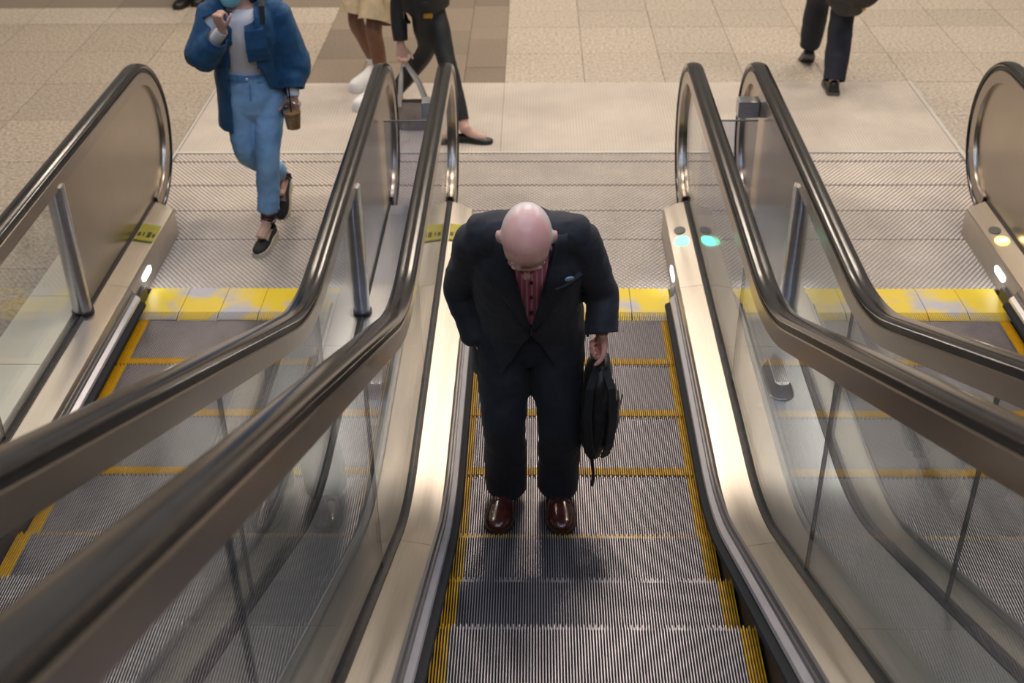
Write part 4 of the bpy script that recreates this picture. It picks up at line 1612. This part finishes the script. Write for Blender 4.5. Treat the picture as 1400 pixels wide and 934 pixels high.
def passer(label, J, s, skinc, loc, legs, top, shoes, sole, shorts=False, hairm=None, foot_pitch=(0, 0), dress=None, sk=None):
    r = empty('person', loc, label, 'person')
    sm = skin(sk, skinc)
    p, L = simple_figure(r, J, s, sm)
    fuse('body', p, sm, r, voxel=.0075, smooth=4)
    eyes(r, L, s)
    lips(r, L, s, (skinc[0] * .8, skinc[1] * .6, skinc[2] * .6))
    f = J['face'].normalized()
    u = (J['crown'] - f * J['crown'].dot(f)).normalized()
    rr = f.cross(u)
    p = []
    ellipsoid(p, L(0, -.016, .042), (rr * .083 * s, f * .10 * s, u * .088 * s), 20, 14)
    if hairm[1]:
        tube(p, [L(0, -.07, .04), L(0, -.09, -.08), L(0, -.085, -.2)], [(.08 * s, .04 * s), (.085 * s, .04 * s), (.05 * s, .02 * s)], rr)
    fuse('hair', p, hairm[0], r, voxel=.008, smooth=2, wr=.005, wscale=20,
         kill=lambda c: (c - L(0, 0, 0)).dot(f) > .045 and (c - L(0, 0, 0)).dot(u) < .075)
    side = (J['shL'] - J['shR']).normalized()
    up = (J['neck'] - J['waist']).normalized()
    # leg wear
    p = []
    tube(p, [J['pelvis'] - Vector((0, 0, .10 * s)), J['pelvis'], J['waist']], [(.158 * s, .12 * s), (.172 * s, .13 * s), (.15 * s, .11 * s)], side, 22)
    cutp = []
    for q in 'LR':
        h, k, a = J['hip' + q], J['kn' + q], J['an' + q]
        w = legs['w']
        if shorts:
            e = h.lerp(k, .92)
            tube(p, [h, h.lerp(k, .5), e, h.lerp(k, 1.02)], [.105 * s * w, .105 * s * w, .102 * s * w, .10 * s * w], side, 20)
            cutp.append((e, (k - h).normalized()))
        else:
            e = a.lerp(k, legs['hem'])
            tube(p, [h, h.lerp(k, .5), k, k.lerp(a, .5), a.lerp(k, legs['hem'] * .4)], [.10 * s * w, .092 * s * w, .072 * s * w, .066 * s * w * legs['flare'], .058 * s * w * legs.get('end', legs['flare'])], side, 20)
            cutp.append((e, (a - k).normalized()))
    lg = fuse(legs['name'], p, legs['m'], r, voxel=.008, smooth=4, wr=legs.get('wr', .010), wscale=8,
              cuts=[(e, d, None) for e, d in cutp], kill=lambda c: any((c - e).dot(d) > 0 and (c - e).length < .2 for e, d in cutp), thick=.004)
    # upper wear
    p = []
    hm = J['pelvis'] - Vector((0, 0, top['len']))
    tube(p, [hm - Vector((0, 0, .04)), hm, J['waist'], J['chest'], J['neck'] - up * .045, J['neck'] - up * .012],
         [(.185 * s, .14 * s), (.184 * s, .14 * s), (.17 * s, .13 * s), (.175 * s, .135 * s), (.12 * s, .09 * s), (.075 * s, .07 * s)], side, 24)
    cc = []
    for q in 'LR':
        tube(p, [J['neck'] - up * .06, J['sh' + q]], [.06 * s, .065 * s], (0, 1, 0))
        e = J['el' + q].lerp(J['wr' + q], top['sl'])
        tube(p, [J['sh' + q], J['sh' + q].lerp(J['el' + q], .5), J['el' + q], J['el' + q].lerp(e, .6), e], [.066 * s, .062 * s, .055 * s, .05 * s, .048 * s], side, 18)
        cc.append((J['el' + q].lerp(J['wr' + q], top['sl'] - .04), (J['wr' + q] - J['el' + q]).normalized()))
    fuse(top['name'], p, top['m'], r, voxel=.008, smooth=4, wr=.010, wscale=8, cuts=[(hm, Vector((0, 0, 1)), None)] + [(a, b, None) for a, b in cc],
         kill=lambda c: (c.z < hm.z and ((c - hm).dot(side) / (.205 * s)) ** 2 + ((c - hm).dot(side.cross(Vector((0, 0, 1)))) / (.165 * s)) ** 2 < 1 and all(seg_d(c, J['el' + q], J['wr' + q]) > .075 * s for q in 'LR')) or any((c - a).dot(b) > 0 and (c - a).length < .09 for a, b in cc), thick=.005)
    for i, q in enumerate('LR'):
        a, d = J['an' + q], J['ft' + q].normalized()
        fp = foot_pitch[i]
        hz = Vector((a.x, a.y, 0.007)) - d * .06 * s
        if fp:
            hz = a - d * .05 * s + Vector((0, 0, -.075 * s))
        shoe(shoes['name'], r, hz, d, shoes['L'] * s, shoes['W'] * s, shoes['H'] * s, shoes['m'], sole, pitch=fp, sole_t=shoes.get('t', .02), open_top=shoes.get('open', 0))
    return r, L


KHAKI = mat('shorts_khaki', (0.56, 0.44, 0.28), 0.8, var=0.12, vscale=14, bump=0.15, bscale=200)
SNEAK = mat('sneaker_white', (0.84, 0.83, 0.82), 0.5, var=0.04, vscale=20)
GREYT = mat('tshirt_grey', (0.30, 0.30, 0.32), 0.8)
NAVY = mat('trouser_dark_navy', (0.008, 0.010, 0.022), 0.75, var=0.2, vscale=40)
BLKS = mat('shoe_black', (0.012, 0.011, 0.010), 0.4)
GREYSOLE = mat('sole_grey', (0.10, 0.09, 0.08), 0.6)
DKCOAT = mat('coat_charcoal', (0.02, 0.018, 0.018), 0.8, var=0.2, vscale=30)


def stand(fl, fr, d, s, yoff, lift=(0, 0), pelvis=None, lean=0.0, arm=None):
    """joints for a walking figure: fl, fr ankle ground points (x, y), d facing direction"""
    d = Vector((d[0], d[1], 0)).normalized()
    sd = Vector((-d.y, d.x, 0))          # their left
    m = Vector(((fl[0] + fr[0]) / 2, (fl[1] + fr[1]) / 2, 0)) if pelvis is None else Vector((pelvis[0], pelvis[1], 0))
    pz = .92 * s
    P = m + Vector((0, 0, pz))
    up = (Vector((0, 0, 1)) + d * lean).normalized()
    J = dict(pelvis=P, waist=P + up * .14 * s, chest=P + up * .36 * s, neck=P + up * .555 * s, head=P + up * .70 * s + d * .03 * s, face=d, crown=Vector((0, 0, 1)))
    for q, sg, an, lf in (('L', 1, fl, lift[0]), ('R', -1, fr, lift[1])):
        J['sh' + q] = P + up * .50 * s + sd * sg * .175 * s
        J['hip' + q] = P + sd * sg * .085 * s - Vector((0, 0, .02))
        a = Vector((an[0], an[1], .085 * s + lf))
        J['an' + q] = a
        mid = J['hip' + q].lerp(a, .5)
        L = (J['hip' + q] - a).length
        b = math.sqrt(max(0, (.44 * s) ** 2 - (L / 2) ** 2))
        J['kn' + q] = mid + d * b
        J['ft' + q] = d
        sw = -1 if (a - m).dot(d) > 0 else 1
        J['el' + q] = J['sh' + q] + Vector((0, 0, -.29 * s)) + d * (.07 * sw) + sd * sg * .05 * s
        J['wr' + q] = J['el' + q] + Vector((0, 0, -.24 * s)) + d * (.07 + .05 * sw)
        J['hand' + q] = (Vector((0, 0, -1)) + d * .15, -sd * sg, d, .35, .2, .05)
    return J


# man in khaki shorts
g1, g2 = pixz(500, 116, 0), pixz(520, 128, 0)
Js = stand((g2.x + .045, g2.y - .13), (g1.x + .10, g1.y + .06), (-.62, -.78), 1.03, 0, pelvis=(g1.x + .13, g1.y + .02))
sm_, LS = passer('man in khaki cargo shorts and white high-top sneakers at the edge of the plate', Js, 1.03, (0.17, 0.075, 0.042), (g1.x + .1, g1.y, 0.004),
                 dict(name='shorts', m=KHAKI, w=1.12), dict(name='tshirt', m=GREYT, len=.05, sl=-.0 + .12), dict(name='sneaker', m=SNEAK, L=.345, W=.13, H=.125, t=.032),
                 mat('sole_white', (.8, .8, .78), .5), shorts=True, hairm=(HAIRD, False), sk='skin_deep')
for q in 'LR':
    a, k = Js['an' + q], Js['kn' + q]
    p = []
    tube(p, [a - Vector((0, 0, .03)), a.lerp(k, .12), a.lerp(k, .28)], [.052, .050, .054], (1, 0, 0))
    fuse('sock', p, SNEAK, sm_, voxel=.008, smooth=2, wr=.004, wscale=20)
for sg, q in ((1, 'L'), (-1, 'R')):
    c = Js['hip' + q].lerp(Js['kn' + q], .55)
    sd_ = (Js['shL'] - Js['shR']).normalized() * sg
    ribbon('cargo_pocket', [c + sd_ * .112 + Vector((0, 0, .09)), c + sd_ * .122, c + sd_ * .116 - Vector((0, 0, .08))], sd_, .14, .014, KHAKI, sm_)

# woman in black striding with a grey tote
f1 = pixz(640, 196, 0)
Jb = stand((f1.x - .02, f1.y + .02), (f1.x - .54, f1.y + .50), (1.0, -.16), .98, 0, lift=(0, .05), pelvis=(f1.x - .27, f1.y + .36), lean=.03)
Jb['wrR'] = pix(548, 62, f1.y + .28)
Jb['elR'] = Jb['wrR'] + Vector((-.01, .06, .25))
Jb['shR'] = Jb['elR'] + Vector((.07, .0, .27))
Jb['handR'] = (Vector((0.02, 0, -1)), Vector((.3, -1, 0)), Vector((1, 0, 0)), .95, .5, 0)
LEGG = mat('leggings_black', (0.009, 0.009, 0.010), 0.6)
bw, LB = passer('woman in black jacket, leggings and flat shoes striding behind the middle escalator', Jb, .98, (0.60, 0.37, 0.29), (f1.x - .25, f1.y + .2, 0.004),
                dict(name='leggings', m=LEGG, w=.86, hem=.14, flare=1.05, end=.84, wr=.006), dict(name='jacket', m=BLACKC, len=.10, sl=.92),
                dict(name='flat_shoe', m=BLKS, L=.25, W=.085, H=.05, t=.012, open=(0, 5, 3)), BLKS, hairm=(HAIRD, True), foot_pitch=(0, .5), sk='skin_fair')
gb = mat('buckle_gold', (0.75, 0.42, 0.06), 0.3, 0.9)
bq = pix(585, 22, Jb['pelvis'].y - .17)
box('belt_buckle', bq.x - .028 - bw.location.x, bq.x + .028 - bw.location.x, bq.y - .01 - bw.location.y, bq.y + .03 - bw.location.y, bq.z - .012 - bw.location.z, bq.z + .012 - bw.location.z, gb, bw, bev=.004)
hg = Jb['wrR'] + Vector((0.005, -.0, -.10))
tote = empty('tote_bag', (hg.x + .06, hg.y, hg.z - .60), 'grey tote bag with pale handles carried by the woman in black', 'bag')
TOTE = mat('tote_grey', (0.24, 0.20, 0.175), 0.8, var=0.15, vscale=12)
p = []
tc_ = hg + Vector((.07, -.02, 0))
tube(p, [tc_ + Vector((0, 0, -.27)), tc_ + Vector((0, 0, -.36)), tc_ + Vector((0, 0, -.50)), tc_ + Vector((0, 0, -.56))], [(.155, .035), (.16, .05), (.155, .06), (.15, .05)], (1, 0, 0), 24)
fuse('bag_body', p, TOTE, tote, voxel=.009, smooth=1, wr=.006, wscale=10, cuts=[(tc_ + Vector((0, 0, -.275)), Vector((0, 0, 1)), None)], kill=lambda c: c.z > tc_.z - .275)
HND = mat('tote_handle', (0.50, 0.46, 0.42), 0.8)
for sg in (-1, 1):
    hp_ = [tc_ + Vector((-.10, sg * .04, -.30)), tc_ + Vector((-.085, sg * .03, -.12)), hg + Vector((0, sg * .012, .012)), tc_ + Vector((.03, sg * .03, -.14)), tc_ + Vector((.085, sg * .04, -.30))]
    ribbon('handle', hp_, (0, -1, 0), .026, .006, HND, tote)

# person walking away at the right
f2 = pixz(1139, 130, 0)
f3 = pix(1104, 74, f2.y + .62)
Jr = stand((f3.x + .01, f3.y + .0), (f2.x, f2.y + .03), (.10, 1.0), 1.04, 0, lift=(.07, 0), pelvis=(f2.x - .02, f2.y + .16), lean=.03)
rw, LR = passer('person in dark navy trousers walking away across the plate with a dark bag', Jr, 1.04, (0.55, 0.34, 0.26), (f2.x - .02, f2.y + .1, 0.004),
                dict(name='trousers', m=NAVY, w=1.14, hem=.015, flare=1.12), dict(name='coat', m=DKCOAT, len=.05, sl=.92),
                dict(name='shoe', m=BLKS, L=.29, W=.11, H=.08), GREYSOLE, hairm=(HAIRD, False), foot_pitch=(.5, 0), sk='skin_tan')
sb = pix(1160, 0, f2.y - .02)
sbag = empty('shoulder_bag', (sb.x, sb.y, sb.z - .1), 'dark grey shoulder bag hanging at the hip of the person walking away', 'bag')
SBM = mat('bag_charcoal', (0.035, 0.030, 0.028), 0.7, var=0.3, vscale=20)
p = []
tube(p, [sb + Vector((-.10, 0, .13)), sb + Vector((.0, -.01, .03)), sb + Vector((.10, .02, -.03))], [(.06, .12), (.065, .14), (.055, .10)], (0, 1, 0), 20)
fuse('bag_body', p, SBM, sbag, voxel=.008, smooth=2, wr=.010, wscale=10)
p = []
q_ = pix(1190, 0, f2.y + .10)
tube(p, [q_ + Vector((-.05, 0, .10)), q_ + Vector((.0, 0, .0)), q_ + Vector((.012, 0, -.02))], [(.04, .07), (.045, .075), (.03, .06)], (0, 1, 0), 16)
fuse('side_pouch', p, SBM, sbag, voxel=.008, smooth=2, wr=.006, wscale=12)
zq = pix(1178, 9, f2.y - .02)
box('bag_clasp', zq.x - .012 - sb.x, zq.x + .012 - sb.x, -.075, -.06, zq.z - sb.z + .1 - .007, zq.z - sb.z + .1 + .007, gb, sbag, bev=.003)
sp0 = Jr['shL'].lerp(Jr['neck'], .3) + Vector((0, 0, .08))
ribbon('shoulder_strap', [sb + Vector((-.08, .02, .22)), Jr['chest'] + Vector((-.02, -.17, .02)), sp0 + Vector((0, -.05, .0))], [(0, -1, .2), (0, -1, .2), (0, -.7, .7)], .035, .006, SBM, sbag)

# person in dark clothes at the far left
f4 = pixz(252, 8, 0)
f5 = pixz(279, 2, 0)
Jf = stand((f5.x, f5.y + .06), (f4.x, f4.y + .10), (-.15, -1.0), 1.02, 0, pelvis=((f4.x + f5.x) / 2, f4.y + .15))
Jf['anL'], Jf['anR'] = Jf['anL'], Jf['anR']
passer('person in dark shoes standing far back behind the woman in the blue jacket', Jf, 1.02, (0.50, 0.32, 0.25), ((f4.x + f5.x) / 2, f4.y + .1, 0.0),
       dict(name='trousers', m=NAVY, w=1.05, hem=.01, flare=1.1), dict(name='coat', m=DKCOAT, len=.15, sl=.92),
       dict(name='shoe', m=BLKS, L=.29, W=.11, H=.085), BLKS, hairm=(HAIRD, False), sk='skin_olive')
